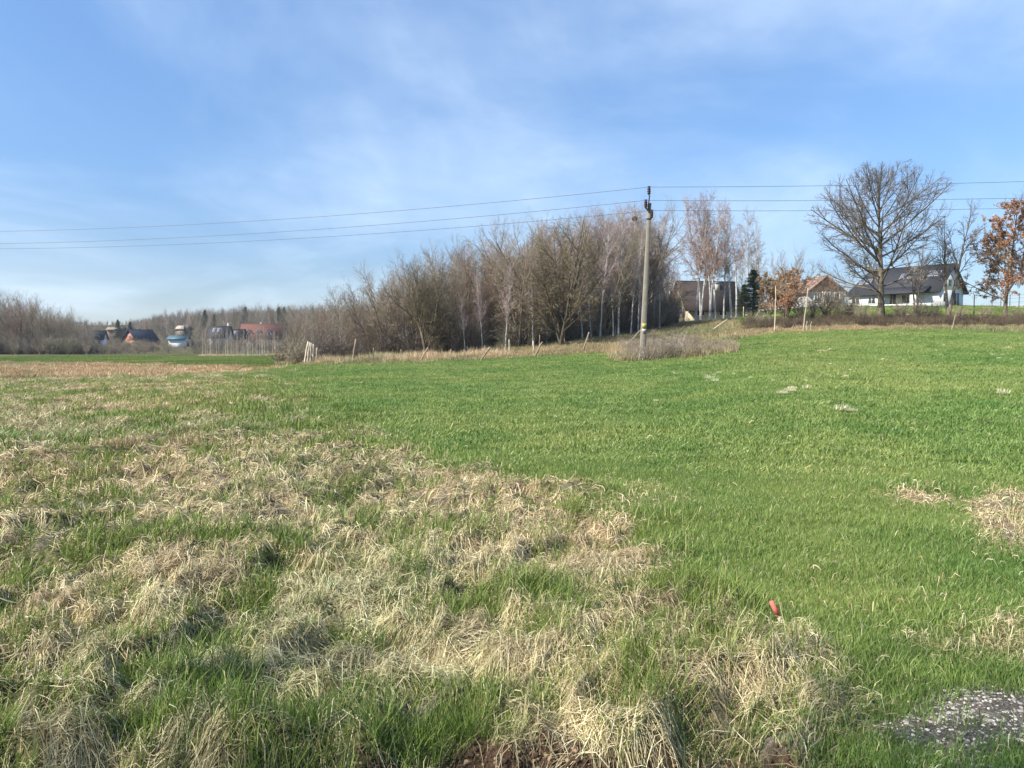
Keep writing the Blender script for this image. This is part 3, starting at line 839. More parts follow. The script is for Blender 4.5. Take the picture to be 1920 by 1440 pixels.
def ground_at(px, py=None, depth=None, lo=8, hi=260):
    """the visible ground point under a photograph pixel (or at a given depth in that column)"""
    if depth is None:
        ds = np.linspace(lo, hi, 3000)
        u = (px - 960) / FOC
        xs = u * ds
        for _ in range(2):
            zs = hbase(xs, ds)
            dep = ds * cp - (zs - EYE) * sp_
            xs = u * dep
        _, pys = proj(xs, ds, hbase(xs, ds))
        run = np.minimum.accumulate(pys)
        i = int(np.argmax(run <= py)) if (run <= py).any() else int(np.argmin(pys))
        depth = ds[i]
    x = (px - 960) / FOC * depth
    for _ in range(3):
        z = float(hbase(np.array([x]), np.array([depth]))[0])
        x = (px - 960) / FOC * (depth * cp - (z - EYE) * sp_)
    z = float(height(np.array([x]), np.array([depth]))[0])
    return Vector((x, depth, z))
def h1(x, y): return float(height(np.array([float(x)]), np.array([float(y)]))[0])

G_WOOD = 'bare trees in the wood behind the leaning posts'
G_BIRCH = 'white birches in the wood behind the pole'
protos = {}
def proto(kind, i, **kw):
    protos.setdefault(kind, []).append(make_tree(**kw))
far = Vector((0, 0, 0))
mats2 = [M['twig_brown'], M['twig_olive'], M['twig_brown'], M['twig_grey'], M['twig_red'], M['twig_olive']]
for i in range(4):
    proto('broad', i, name='bare_tree', label='x', cat='tree', group=G_WOOD, bark_=M['bark_grey'], twig=mats2[i], H=12, seed=100 + i, trunk_r=.15, stems=[4, 3, 5, 2][i],
          spread=.55, l1=16, t1=(.12, .97), a1=40, len1=lambda t: .44 * (1.1 - .65 * t), up1=.06, l2=8, l3=5, l4=6, r1=.05, r2=.020, r3=.011, r4=.0075, wob=.055)
for i in range(4):
    proto('slim', i, name='bare_tree', label='x', cat='tree', group=G_WOOD, bark_=M['bark_grey'] if i % 2 else M['bark_pale'], twig=[M['twig_grey'], M['twig_red'], M['twig_brown'], M['twig_purple']][i], H=12,
          seed=120 + i, trunk_r=.11, stems=1 + i % 2, spread=.14, l1=34, t1=(.2, .98), a1=40, len1=lambda t: .24 * (1.15 - .75 * t), up1=.10, l2=7, l3=6, l4=6, r1=.028, r2=.014, r3=.009, r4=.007, wob=.07)
for i in range(4):
    proto('birch', i, name='birch_tree', label='x', cat='tree', group=G_BIRCH, bark_=M['birch'], twig=[M['twig_purple'], M['twig_grey'], M['twig_red'], M['twig_purple']][i], H=13,
          seed=140 + i, trunk_r=.14, stems=1 + (i == 2), spread=.14, tw=.035, l1=34, t1=(.30, .98), a1=38, len1=lambda t: .27 * (1.2 - .8 * t), up1=.07, l2=9, l3=7, l4=7, droop=.10, r1=.026, r2=.013, r3=.009, r4=.0075, wob=.09, up0=.15)
used = set()
proto('fan', 0, name='bare_tree', label='x', cat='tree', group=G_WOOD, bark_=M['bark_oak'], twig=M['twig_fan'], H=12, seed=184, trunk_r=.17, stems=4, spread=.3, tw=.03, taper=1.3, env=(.54, .40, .47), l1=18, t1=(.12, .95), a1=44,
      len1=lambda t: .46 * (1.1 - .6 * t), up1=.07, l2=9, l3=6, l4=7, r1=.05, r2=.020, r3=.011, r4=.0075, wob=.05, base_flare=1.1)
def plant(kind, loc, H, label, group=None, rz=None, wide=1.0, idx=None):
    ps = protos[kind]; i = random.randrange(len(ps)) if idx is None else idx
    p = ps[i]; s = H / p['H']
    rz = random.uniform(0, 6.28) if rz is None else rz
    if p not in used:
        used.add(p); r = p; r.location = loc; r.rotation_euler = (0, 0, rz); r.scale = (s * wide, s * wide, s); r['label'] = label
        if group: r['group'] = group
    else:
        r = copy_tree(p, loc, rz, (s * wide, s * wide, s), label, group)
    if group is None and 'group' in r: del r['group']
    return r

# the wood on the slope
TOP = [(540, 585), (600, 572), (660, 548), (700, 535), (740, 505), (800, 482), (850, 470), (900, 462), (950, 450), (1000, 432), (1060, 412), (1120, 405), (1180, 400), (1240, 425), (1262, 520), (1300, 520), (1420, 520)]
tx, ty = zip(*TOP)
FRONT = [(540, 70), (600, 62), (750, 62), (900, 60), (1000, 62), (1060, 66), (1150, 70), (1215, 74), (1290, 84), (1420, 96)]
fx, fy = zip(*FRONT)
n_w = 0
SEC = [(660, 'at the low left end of the wood above the corner posts'), (780, 'in the left part of the wood, left of the fanning tree'), (900, 'in the middle of the wood below the wires'),
       (1010, 'in the wood just left of the largest spreading tree'), (1110, 'in the wood behind the largest spreading tree'), (1190, 'in the wood just left of the power pole'), (1400, 'at the right end of the wood, right of the power pole')]
def sec(px): return [t for a, t in SEC if px <= a][0]
for i in range(160):
    px = 552 + (1246 - 552) * ((i + random.random()) / 160)
    dep = np.interp(px, fx, fy) + 26 * random.random() ** 1.5 + (0 if px > 640 else 25 * random.random())
    g_ = ground_at(px, depth=dep)
    topy = np.interp(px, tx, ty) + abs(random.gauss(0, 22)) - 4
    if i % 4 == 3: topy += random.uniform(20, 60)
    _, by = proj(g_.x, g_.y, g_.z)
    H = max(3.0, (by - topy) * dep / FOC)
    if px > 1090 and random.random() < .5 or (px > 830 and random.random() < .22):
        plant('birch', g_, H, 'white barked birch ' + sec(px), 'white birches ' + sec(px))
    elif random.random() < .5 or px > 1205:
        plant('slim', g_, H, 'slender bare tree ' + sec(px), 'slender bare trees ' + sec(px))
    else:
        plant('broad', g_, H, 'many stemmed bare tree ' + sec(px), 'many stemmed bare trees ' + sec(px), wide=random.uniform(.85, 1.15))
# trees one can tell apart at the wood's edge
def special(kind, px, basey, topy, label, depth=None, wide=1.0, idx=None, rz=None):
    g_ = ground_at(px, basey, depth)
    H = (proj(g_.x, g_.y, g_.z)[1] - topy) * g_.y / FOC
    return plant(kind, g_, H, label, None, rz, wide, idx)
special('fan', 1052, 644, 406, 'largest spreading bare tree at the wood edge, left of the power pole', 58.5, 1.12, 0, .4)
special('fan', 800, 672, 490, 'wide bare tree with fanning branches at the left part of the wood', 58.5, 1.2, 0, 2.4)
special('broad', 975, 650, 445, 'bare brown tree just left of the largest spreading tree', 64, .8, 2)
special('slim', 880, 660, 465, 'tall bare tree with thin upright branches at the middle of the wood edge', 62, .9, 1)
special('birch', 1135, 628, 398, 'white birch with a leaning trunk nearest left of the power pole', 71, 1.0, 0)
special('birch', 1172, 625, 400, 'white birch second left of the power pole, beside the nest tree', 74, 1.1, 1, 2.0)
special('birch', 1225, 618, 402, 'tall white birch directly behind the power pole', 76, 1.1, 3)
special('slim', 640, 672, 560, 'small pale stemmed bare tree at the lower left end of the wood', 62, .8, 0)
special('slim', 574, 668, 578, 'thin bare tree rising behind the corner fence posts', 66, .8, 2)
for px, ty_, dp in [(1000, 470, -1.5), (1025, 520, -1), (1092, 440, -2), (1108, 470, -1), (1125, 420, -1.5), (1150, 470, -2.5), (1160, 425, -1), (1183, 450, -2), (1196, 430, -1.5), (1236, 440, -2), (948, 500, -1.5), (905, 520, -1), (872, 560, -2)]:
    dep = np.interp(px, fx, fy) + dp; g_ = ground_at(px, depth=dep)
    plant('birch', g_, (proj(g_.x, g_.y, g_.z)[1] - ty_) * dep / FOC, 'thin white birch at the front edge ' + ('of the wood left of the power pole' if px > 980 else 'of the middle of the wood'), 'thin white birches at the wood front ' + ('left of the pole' if px > 980 else 'in the middle'), None, .8, random.choice([0, 1, 3]))
# the birch group right of the pole
for k_, (px, ty_, dep, idx, lab) in enumerate([
    (1304, 372, 86, 0, 'left birch of the tall white birches before the dark roofed house'),
    (1313, 378, 88, 2, 'twin stemmed birch second from left before the dark roofed house'),
    (1331, 372, 85, 2, 'leaning white birch in the middle of the tall birches before the house'),
    (1341, 380, 87, 3, 'straight white birch right of the leaning one before the dark roof'),
    (1357, 440, 89, 1, 'shorter reddish birch before the right end of the dark roof'),
    (1371, 386, 88, 0, 'white birch at the right end of the dark roofed house'),
    (1381, 392, 93, 3, 'pale birch behind the right birch of the tall group'),
    (1400, 402, 97, 1, 'grey twigged birch left of the dark conifer')]):
    g_ = ground_at(px, depth=dep)
    plant('birch', g_, (proj(g_.x, g_.y, g_.z)[1] - ty_) * dep / FOC, lab, None, None, .95, idx)
for k_, (px, ty_, dep, kind, lab) in enumerate([
    (1424, 415, 100, 'slim', 'tall dark bare tree right of the birch group'),
    (1447, 478, 104, 'slim', 'bare tree behind the brown leaved beech'),
    (1478, 470, 108, 'broad', 'rounded bare tree crown above the brown leaved beech'),
    (1466, 500, 112, 'slim', 'thin bare tree between the beech and the wooden gabled house'),
    (1268, 505, 100, 'slim', 'dark bare tree in the gap between the wood and the birches'),
    (1254, 470, 96, 'slim', 'slender bare tree at the right end of the wood'),
    (1285, 530, 108, 'broad', 'low bare tree behind the yellow gabled house'), (1275, 512, 97, 'slim', 'slender tree rising over the left end of the dark brown roof'),
    (1296, 520, 110, 'slim', 'thin tree behind the ridge of the dark brown roof'), (1262, 525, 92, 'broad', 'bushy bare tree left of the dark brown roof'), (1326, 505, 110, 'slim', 'thin tree behind the dark brown roof between the birches'),
    (1390, 470, 104, 'slim', 'thin bare tree behind the right birches'), (1412, 450, 108, 'slim', 'thin dark tree above the dark conifer')]):
    g_ = ground_at(px, depth=dep)
    plant(kind, g_, (proj(g_.x, g_.y, g_.z)[1] - ty_) * dep / FOC, lab, None, None, .9)

# bird nest
g = np.random.default_rng(5)
n = 260
c0 = at(1190, 410, 73.2)
# its birch: set so that the nest sits in the fork of the upper trunk
bp = protos['birch'][0]; tv = [ch for ch in bp.children if ch.name.startswith('trunk')][0].data.vertices
fork = sum((tv[i].co for i in range(72, 80)), Vector()) / 8
gz = h1(c0[0], c0[1]); s_ = (c0[2] - .15 - gz) / fork.z
plant('birch', Vector((c0[0] - s_ * fork.x, c0[1] - s_ * fork.y, gz)), s_ * bp['H'], 'white birch left of the pole carrying a round bird nest', None, 0.0, 1.0, 0)
d1 = norm(g.normal(0, 1, (n, 3))); P = c0 + d1 * (g.uniform(.12, .26, n)[:, None]) * np.array([1, 1, .8])
t_ = norm(np.cross(d1, g.normal(0, 1, (n, 3)))) * .16
V, Q = tubes(np.stack([P - t_, P, P + t_], 1) - c0, np.full((n, 3), .012), 3)
tag(obj('bird_nest', mesh_np('bird_nest', V, Q, None, M['twig_deep']), None, c0), 'dark round bird nest high in a birch left of the power pole', 'nest')

# big trees on the bank
def bank_tree(name, px, basey, topy, label, depth=None, **kw):
    g_ = ground_at(px, basey, depth)
    H = (proj(g_.x, g_.y, g_.z)[1] - topy) * g_.y / FOC
    return make_tree(name=name, label=label, group=None, loc=g_, H=H, **kw)
oak = bank_tree('bare_oak', 1651, 602, 304, 'largest bare tree on the bank with a wide rounded crown, right of the scrub', cat='tree', bark_=M['bark_oak'], twig=M['twig_dark'], seed=202, trunk_r=.34, stems=1, taper=1.55, env=(.54, .49, .46),
          spread=.03, tw=.015, l1=46, t1=(.17, .93), a1=lambda t: 78 - 50 * t, len1=lambda t: np.interp(t, [.15, .25, .4, .6, .8, 1], [.44, .56, .60, .52, .38, .25]), up1=.06, l2=10, len2=.42, a2=32, up2=.05, l3=7, len3=.45, l4=7, len4=.55,
          r1=.085, r2=.026, r3=.014, r4=.0085, wob=.05, up0=.05)
bank_tree('bare_tree', 1778, 600, 393, 'thin bare tree with two upright limbs between the big oak and the brown leaved oak', cat='tree', bark_=M['bark_grey'], twig=M['twig_dark'], seed=211, trunk_r=.17, stems=2,
          spread=.16, l1=15, t1=(.3, .96), a1=38, len1=lambda t: .34 * (1.1 - .6 * t), up1=.08, l2=8, l3=6, l4=4, r1=.05, r2=.022, r3=.013, r4=.010)
bank_tree('bare_tree', 1716, 595, 440, 'slender grey bare tree just behind the big oak on the right', 72, cat='tree', bark_=M['bark_grey'], twig=M['twig_grey'], seed=212, trunk_r=.10, stems=2,
          spread=.14, l1=16, t1=(.25, .96), a1=36, len1=lambda t: .28 * (1.1 - .6 * t), up1=.08, l2=6, l3=5, l4=4, r1=.035, r2=.018, r3=.011, r4=.009)
bank_tree('oak_tree', 1884, 602, 384, 'oak still holding orange brown dead leaves at the right edge', cat='tree', bark_=M['bark_oak'], twig=M['twig_dark'], leafmat=M['dead_leaf'], seed=221, trunk_r=.19, stems=1,
          spread=.04, l1=40, t1=(.14, .97), a1=lambda t: 78 - 38 * t, len1=lambda t: .42 * (1.12 - .75 * t), up1=.05, l2=8, l3=5, l4=4, r1=.05, r2=.024, r3=.014, r4=.010, leaves=24000, leaf_size=.075)
bank_tree('oak_tree', 1932, 600, 372, 'taller oak with fewer brown leaves cut by the right edge of the picture', 66, cat='tree', bark_=M['bark_oak'], twig=M['twig_purple'], leafmat=M['dead_leaf'], seed=222, trunk_r=.18, stems=1,
          spread=.1, l1=26, t1=(.2, .97), a1=lambda t: 60 - 30 * t, len1=lambda t: .30 * (1.12 - .75 * t), up1=.07, l2=8, l3=5, l4=4, r1=.05, r2=.022, r3=.013, r4=.010, leaves=4000, leaf_size=.075, leaf_t=(.1, .7))
bank_tree('beech_tree', 1474, 604, 506, 'small beech with a dense crown of rust brown dead leaves', 66, cat='tree', bark_=M['bark_grey'], twig=M['twig_brown'], leafmat=M['dead_leaf'], seed=231, trunk_r=.12, stems=4,
          spread=.35, l1=14, t1=(.15, .97), a1=42, len1=lambda t: .42 * (1.1 - .6 * t), up1=.06, l2=7, l3=5, l4=4, r1=.035, r2=.016, r3=.011, r4=.009, leaves=9000, leaf_size=.07, leaf_t=(.28, 1.0))
bank_tree('beech_tree', 1441, 606, 512, 'narrow rust leaved beech joined to the left of the dense one', 68, cat='tree', bark_=M['bark_grey'], twig=M['twig_brown'], leafmat=M['dead_leaf'], seed=233, trunk_r=.09, stems=2,
          spread=.25, l1=14, t1=(.2, .97), a1=42, len1=lambda t: .36 * (1.1 - .6 * t), up1=.06, l2=6, l3=5, l4=4, r1=.03, r2=.015, r3=.011, r4=.009, leaves=5000, leaf_size=.07, leaf_t=(.25, 1.0))
# tree beside the track, outside the picture on the left: its bare crown dapples the nearest grass
plant('fan', Vector((-7.6, -3.0, h1(-7.6, -3.0) - .1)), 10.0, 'bare tree beside the track whose shadow dapples the nearest grass', None, 1.0, .9, 0)
# conifers
def conifer_mesh(H, seed, rad, whorls=26, per=9, dens=60):
    g = np.random.default_rng(seed)
    tr = Acc(); P0 = np.zeros((1, 6, 3)); P0[0, :, 2] = np.linspace(-.1, H, 6)
    V, Q = tubes(P0, np.linspace(rad * .07, .02, 6)[None], 7); tr.add(V, Q)
    zz = np.repeat(np.linspace(.12, .97, whorls), per) + g.normal(0, .012, whorls * per)
    n = len(zz); a = g.uniform(0, 6.283, n); L = rad * (1.05 - zz) ** .8 * g.uniform(.7, 1.15, n)
    st = np.stack([np.zeros(n), np.zeros(n), zz * H], -1)
    P1 = polyl(st, np.stack([np.cos(a), np.sin(a), np.full(n, .12)], -1), L, 5, .06, -.07, g)
    V, Q = tubes(P1, np.linspace(.03, .008, 5)[None] * np.ones((n, 1)), 3); tr.add(V, Q)
    # needle sprays
    m_ = dens; pi = np.repeat(np.arange(n), m_); t_ = g.uniform(.12, 1, n * m_) * 3.999; i = t_.astype(int); f = (t_ - i)[:, None]
    p = P1[pi, i] * (1 - f) + P1[pi, i + 1] * f
    u = norm(g.normal(0, 1, p.shape) * np.array([1, 1, .45])); v = norm(np.cross(u, g.normal(0, 1, p.shape)))
    s = g.uniform(.10, .26, len(p))[:, None] * (H / 9) ** .5
    p = p + u * s * .3
    V = np.stack([p, p + u * s + v * s * .22, p + u * s * 1.3 - np.array([0, 0, .03])], 1).reshape(-1, 3)
    nd = Acc(); nd.add(V, None, np.arange(len(p) * 3).reshape(-1, 3), np.repeat(g.random(len(p)), 3))
    return tr, nd
def make_conifer(name, loc, H, rad, seed, label, **kw):
    tr, nd = conifer_mesh(H, seed, rad, **kw)
    root = empty(name, loc, label, 'tree')
    obj('trunk', tr.mesh('trunk', M['bark_oak'], True), root); obj('crown', nd.mesh('crown', M['needles']), root)
    return root
g_ = ground_at(1412, depth=90)
con = make_conifer('spruce_tree', g_, 5.6, 2.6, 301, 'dark green conifer left of the rust leaved beech')
g_ = ground_at(1395, depth=94); copy_tree(con, g_, 1.3, (.8, .8, .72), 'lower dark green conifer behind the birches, right of the dark roof')
for px, ty_, dep, lab in [(245, 604, 225, 'small dark conifer left of the orange gabled house'), (222, 600, 250, 'dark conifer far left between white house and orange house'),
                          (385, 582, 300, 'dark pine among bare trees behind the houses'), (402, 590, 300, 'smaller dark pine right beside the dark pine'),
                          (461, 576, 330, 'tall thin pine on the skyline above the red roofed house'), (523, 577, 330, 'dark spruce on the skyline at the right of the ridge'), (533, 577, 335, 'slim spruce touching the dark spruce on the skyline'),
                          (347, 612, 260, 'conifer behind the shed with blue green roof')]:
    g_ = ground_at(px, depth=dep); H = (proj(g_.x, g_.y, g_.z)[1] - ty_) * dep / FOC
    copy_tree(con, g_, random.uniform(0, 6), (H / 5.6 * .62, H / 5.6 * .62, H / 5.6), lab)

# shrubs
def make_shrub(label, group, bm_, tm, loc=(0, 0, 0), **kw):
    A, B = shrub_meshes(**kw)
    r = empty('bare_shrub', loc, label, 'shrub', group)
    obj('stems', A.mesh('stems', bm_), r); obj('twigs', B.mesh('twigs', tm), r)
    return r
SH = [make_shrub('x', None, M['bark_grey'], M['twig_brown'], H=2.6, n=26, seed=401, spread=.7, r=.022),
      make_shrub('x', None, M['bark_grey'], M['twig_olive'], H=2.6, n=34, seed=402, spread=.9, r=.018),
      make_shrub('x', None, M['bark_oak'], M['twig_dark'], H=2.6, n=20, seed=403, spread=.6, r=.03)]
sh_used = set()
def put_shrub(i, px, basey, hpx, label, group=None, depth=None, wide=1.0):
    g_ = ground_at(px, basey, depth); s = hpx * g_.y / FOC / 2.3
    if i not in sh_used:
        sh_used.add(i); r = SH[i]; r.location = g_; r.scale = (s * wide, s * wide, s); r['label'] = label
        if group: r['group'] = group
    else:
        r = copy_tree(SH[i], g_, random.uniform(0, 6), (s * wide, s * wide, s), label, group)
    return r
for i, px, by, hp, w, lab in [
    (2, 1548, 600, 75, .8, 'leftmost tall coppiced shrub right of the rust leaved beech'), (1, 1572, 600, 60, 1.0, 'olive coppiced shrub in front of the wooden gabled house'),
    (2, 1592, 600, 48, .9, 'dark stemmed shrub beside the short stump'), (1, 1620, 604, 40, 1.1, 'low olive shrub at the left foot of the big oak'),
    (0, 1690, 603, 46, 1.2, 'brown twiggy shrub at the right foot of the big oak'), (0, 1725, 603, 50, 1.1, 'bare shrub below the white house columns'),
    (2, 1752, 604, 36, 1.1, 'low dark shrub left of the thin two limbed tree'), (0, 1800, 606, 34, 1.2, 'low shrub between the thin tree and the brown leaved oak'),
    (0, 1845, 606, 36, 1.3, 'low brown shrub left of the brown leaved oak trunk'), (0, 1408, 612, 30, 1.2, 'low brown shrub at the left end of the bank'),
    (2, 1500, 606, 50, .8, 'dark stemmed shrub under the rust leaved beech'), (0, 1524, 604, 60, .8, 'thin brown shrub between the beech and the coppiced shrubs'),
    (1, 1432, 612, 28, 1.2, 'low scrub below the narrow beech'), (0, 1222, 640, 24, 1.0, 'small bare shrub just right of the power pole foot'),
    (0, 1905, 606, 34, 1.2, 'low brown shrub right of the brown leaved oak trunk'),
    (1, 555, 684, 48, 1.3, 'olive brown bush left of the corner fence posts'), (0, 525, 682, 36, 1.4, 'low olive bush before the birch saplings'),
    (1, 1250, 614, 34, 1.1, 'dark scrubby bush left of the yellow gabled house'), (2, 1268, 610, 22, 1.1, 'bush before the corner of the yellow gabled house')]:
    put_shrub(i, px, by, hp, lab, None, None, w)
# scrub round the foot of the pole, one mass
def stuff_scatter(name, meshes, pts, sc, label):
    return scatter(name, pts, sc, rng.uniform(0, 6.28, len(pts)), [hidden_obj(name, m_) for m_ in meshes], label)
def shrub_src(H, n, seed, spread, r, mat, **kw):
    A, B = shrub_meshes(H, n, seed, spread, r, **kw); B.add(np.concatenate(A.V), np.concatenate(A.Q)); return B.mesh('scrub', mat)
x, y, h, z = place(90000, 40, 56, .3, lambda z, x, y: np.where((z['px'] > 1165) & (z['px'] < 1372) & (z['py'] > 652) & (z['py'] < np.interp(z['px'], [1165, 1200, 1330, 1372], [694, 694, 684, 676])), .055, 0))
stuff_scatter('pole_scrub', [shrub_src(.9, 16, 410 + s, .8, .010, M['twig_brown'] if s else M['bark_pale'], l2=5, l3=3) for s in range(3)], np.stack([x, y, h], -1), rng.uniform(.4, 1.3, len(x)) * np.interp(x / y, [.17, .22, .28], [.8, 1.1, .7]),
              'brown dead bramble and stalks round the foot of the power pole')
srcs = [hidden_obj('clump', clump_mesh('stalk_clump', 60, .3, .12, .55, .006, M['brown_grass'] if s else M['straw'], .7, seed=57 + s)) for s in range(2)]
x, y, h, z = place(90000, 40, 56, .3, lambda z, x, y: np.where((z['px'] > 1150) & (z['px'] < 1378) & (z['py'] > 650) & (z['py'] < np.interp(z['px'], [1150, 1200, 1330, 1378], [690, 699, 689, 680])), .22, 0))
scatter('pole_grass', np.stack([x, y, h], -1), rng.uniform(.5, 1.2, len(x)), rng.uniform(0, 6.28, len(x)), srcs, 'dead stalks and grass edging the scrub at the foot of the power pole')
# undergrowth of the wood
P_ = []
for i in range(1150):
    px = random.uniform(548, 1262); dep = np.interp(px, fx, fy) - 1 + random.uniform(0, 30)
    P_.append(ground_at(px, depth=dep))
stuff_scatter('undergrowth', [shrub_src(3.2, 16, 420 + s, .7, .02, [M['twig_dark'], M['twig_brown'], M['twig_olive'], M['twig_dark']][s], l2=7, l3=4) for s in range(4)], np.array([list(p) for p in P_]), rng.uniform(.5, 1.35, len(P_)),
              'dark tangled undergrowth between the trunks of the wood')
P_ = []
for i in range(900):
    px = random.uniform(1395, 1935); dep = random.uniform(60, 67)
    if 1510 < px < 1640 and random.random() < .3: continue
    P_.append(ground_at(px, depth=dep))
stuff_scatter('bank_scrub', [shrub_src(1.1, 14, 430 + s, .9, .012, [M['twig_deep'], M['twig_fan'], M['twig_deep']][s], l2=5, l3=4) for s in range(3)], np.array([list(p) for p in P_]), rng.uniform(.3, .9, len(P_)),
              'low brown brushwood and dead stalks along the bank under the trees')

# ---- left distance: wood at the far edge of the field, trees about the houses, ridge
for i in range(58):
    px = -60 + 235 * ((i + random.random()) / 58); dep = random.uniform(152, 190)
    topy = np.interp(px, [-60, 0, 40, 80, 130, 175], [545, 552, 553, 572, 585, 600]) + abs(random.gauss(0, 10))
    g_ = ground_at(px, depth=dep); H = (proj(g_.x, g_.y, g_.z)[1] - topy) * dep / FOC
    fs = 'in the far wood at the left edge of the picture' if px < 60 else 'in the far wood left of the white house' 
    k2 = random.random()
    if k2 < .12: plant('birch', g_, H, 'pale trunked bare birch ' + fs, 'birches ' + fs)
    elif k2 < .45: plant('slim', g_, H, 'slender bare tree ' + fs, 'slender trees ' + fs)
    else: plant('broad', g_, H, 'spreading bare tree ' + fs, 'spreading trees ' + fs, wide=.8)
for i in range(70):
    px = 165 + 400 * ((i + random.random()) / 70); dep = random.uniform(250, 345)
    topy = np.interp(px, [165, 230, 300, 350, 420, 560], [612, 606, 598, 592, 590, 584]) + random.gauss(4, 8)
    g_ = ground_at(px, depth=dep); H = max(4, (proj(g_.x, g_.y, g_.z)[1] - topy) * dep / FOC)
    k2 = random.random()
    fs = 'on the slope behind the ' + ('white and orange houses' if px < 300 else 'blue green roofed shed' if px < 390 else 'red brown roofed houses')
    if k2 < .2: plant('birch', g_, H, 'pale bare birch ' + fs, 'birches ' + fs)
    else: plant('slim' if k2 < .5 else 'broad', g_, H, 'bare tree ' + fs, 'bare trees ' + fs, wide=.8)
for px, ty_, dep, kind, lab in [(314, 585, 232, 'broad', 'dark wide crowned bare tree directly left of the blue green roofed shed'), (163, 622, 205, 'slim', 'bare tree before the white house at the far left'),
                                (210, 625, 190, 'slim', 'low bare tree between the white house and the orange house'), (268, 632, 195, 'broad', 'small bare tree right of the orange gable'),
                                (362, 628, 210, 'broad', 'bushy bare tree right of the shed'), (388, 632, 200, 'broad', 'small bare tree left of the sapling row'), (470, 612, 222, 'slim', 'thin bare tree before the red roofed house'),
                                (222, 612, 262, 'birch', 'birch with pale trunk left of the orange house')]:
    g_ = ground_at(px, depth=dep); plant(kind, g_, (proj(g_.x, g_.y, g_.z)[1] - ty_) * dep / FOC, lab, None, None, 1.0)
P_, S_ = [], []
for i in range(1500):
    px = random.uniform(-150, 1250); dep = random.uniform(330, 520)
    P_.append(ground_at(px, depth=dep)); S_.append(random.uniform(.7, 1.1) * float(np.interp(px, [-150, 120, 170, 250, 330, 420, 560, 1250], [.5, .4, .22, .35, .75, .9, 1.0, .9])))
srcm = []
for s in range(4):
    tr, b, _ = tree_meshes('x', H=11, seed=500 + s, trunk_r=.16, stems=2 + s % 2, spread=.35, l1=20, t1=(.04, .97), len1=lambda t: .32 * (1.1 - .6 * t), l2=6, l3=4, l4=4, r1=.06, r2=.035, r3=.028, r4=.025)
    b.add(np.concatenate(tr.V), np.concatenate(tr.Q)); srcm.append(b.mesh('ridge_tree', [M['twig_grey'], M['twig_fan'], M['twig_fan'], M['twig_dark']][s]))
stuff_scatter('ridge_wood', srcm, np.array([list(p) for p in P_]), np.array(S_), 'far off bare woodland along the ridge on the left horizon')
P_ = []
for i in range(1250):
    px = random.uniform(-60, 560); dep = random.uniform(150, 300) if px > 170 else random.uniform(149, 175)
    if 375 < px < 520 and dep < 175: continue
    if 300 < px < 362 and dep < 214 and random.random() < .8: continue
    P_.append(ground_at(px, depth=dep))
stuff_scatter('far_undergrowth', [shrub_src(3.4, 18, 440 + s, .8, .03, [M['twig_olive'], M['twig_brown'], M['twig_dark']][s], l2=7, l3=4) for s in range(3)], np.array([list(p) for p in P_]), np.array([random.uniform(.5, 1.3) if p.x / p.y < -.57 else random.uniform(.3, .85) for p in P_]),
              'brown and olive scrub along the far edge of the left field')
# sapling row
sap = make_tree('birch_sapling', 'slim pale birch sapling in the row before the distant red roofed houses', 'sapling', 'pale birch saplings in a row before the red roofed houses', M['bark_pale'], M['twig_grey'], (0, 0, 0), H=5, seed=610, trunk_r=.075, stems=1,
                spread=.05, tw=.02, l1=18, t1=(.3, .98), a1=28, len1=lambda t: .2 * (1.1 - .6 * t), l2=5, l3=3, l4=2, r1=.02, r2=.016, r3=.015, r4=.014)
for i in range(42):
    px = 380 + 142 * ((i + random.random()) / 42); g_ = ground_at(px, depth=random.uniform(150, 158)); s = random.uniform(.75, 1.15)
    if i == 0: sap.location = g_
    else: copy_tree(sap, g_, random.uniform(0, 6), s)

# ---------------------------------------------------------------- posts and stakes
def tube_thing(name, a, b_, r0, r1, mat, label, cat, group=None, sides=8, seed=0, segs=6, wob=.01):
    g = np.random.default_rng(seed)
    a, b_ = Vector(a), Vector(b_); L = (b_ - a).length
    P = np.zeros((1, segs, 3)); P[0, :, 2] = np.linspace(-.25, L, segs); P[0, :, :2] = g.normal(0, wob, (segs, 2))
    Rr = (np.linspace(r0, r1, segs) * g.uniform(.94, 1.06, segs))[None]
    V, Q = tubes(P, Rr, sides)
    cap = len(V); V = np.concatenate([V, [[P[0, -1, 0], P[0, -1, 1], L + .01]]])
    ring = np.arange(sides) + (segs - 1) * sides
    T = np.stack([ring, np.roll(ring, -1), np.full(sides, cap)], -1)
    o = obj(name, mesh_np(name, V, Q, T, mat), None, a)
    o.rotation_euler = (b_ - a).to_track_quat('Z', 'Y').to_euler()
    return tag(o, label, cat, group)
LEAN = [((661, 677), (667, 636), 'tall nearly upright grey fence post left in the row below the wood'),
        ((788, 678), (803, 651), 'leaning fence post second from left below the wood'),
        ((901, 677), (919, 651), 'leaning fence post below the middle of the wood'),
        ((1002, 669), (1017, 641), 'leaning fence post below the left flank of the largest bare tree'),
        ((1092, 659), (1105, 623), 'long leaning fence post below the birches, left of the power pole'),
        ((1176, 647), (1202, 618), 'leaning post whose top almost touches the power pole'),
        ((1190, 623), (1198, 606), 'short leaning stick behind the power pole at the wood edge'),
        ((1262, 632), (1284, 612), 'half fallen post on the brown slope right of the power pole'),
        ((1331, 621), (1364, 599), 'pale long post fallen almost flat below the yellow gabled house'),
        ((1409, 607), (1425, 581), 'leaning dark post at the left end of the bank')]
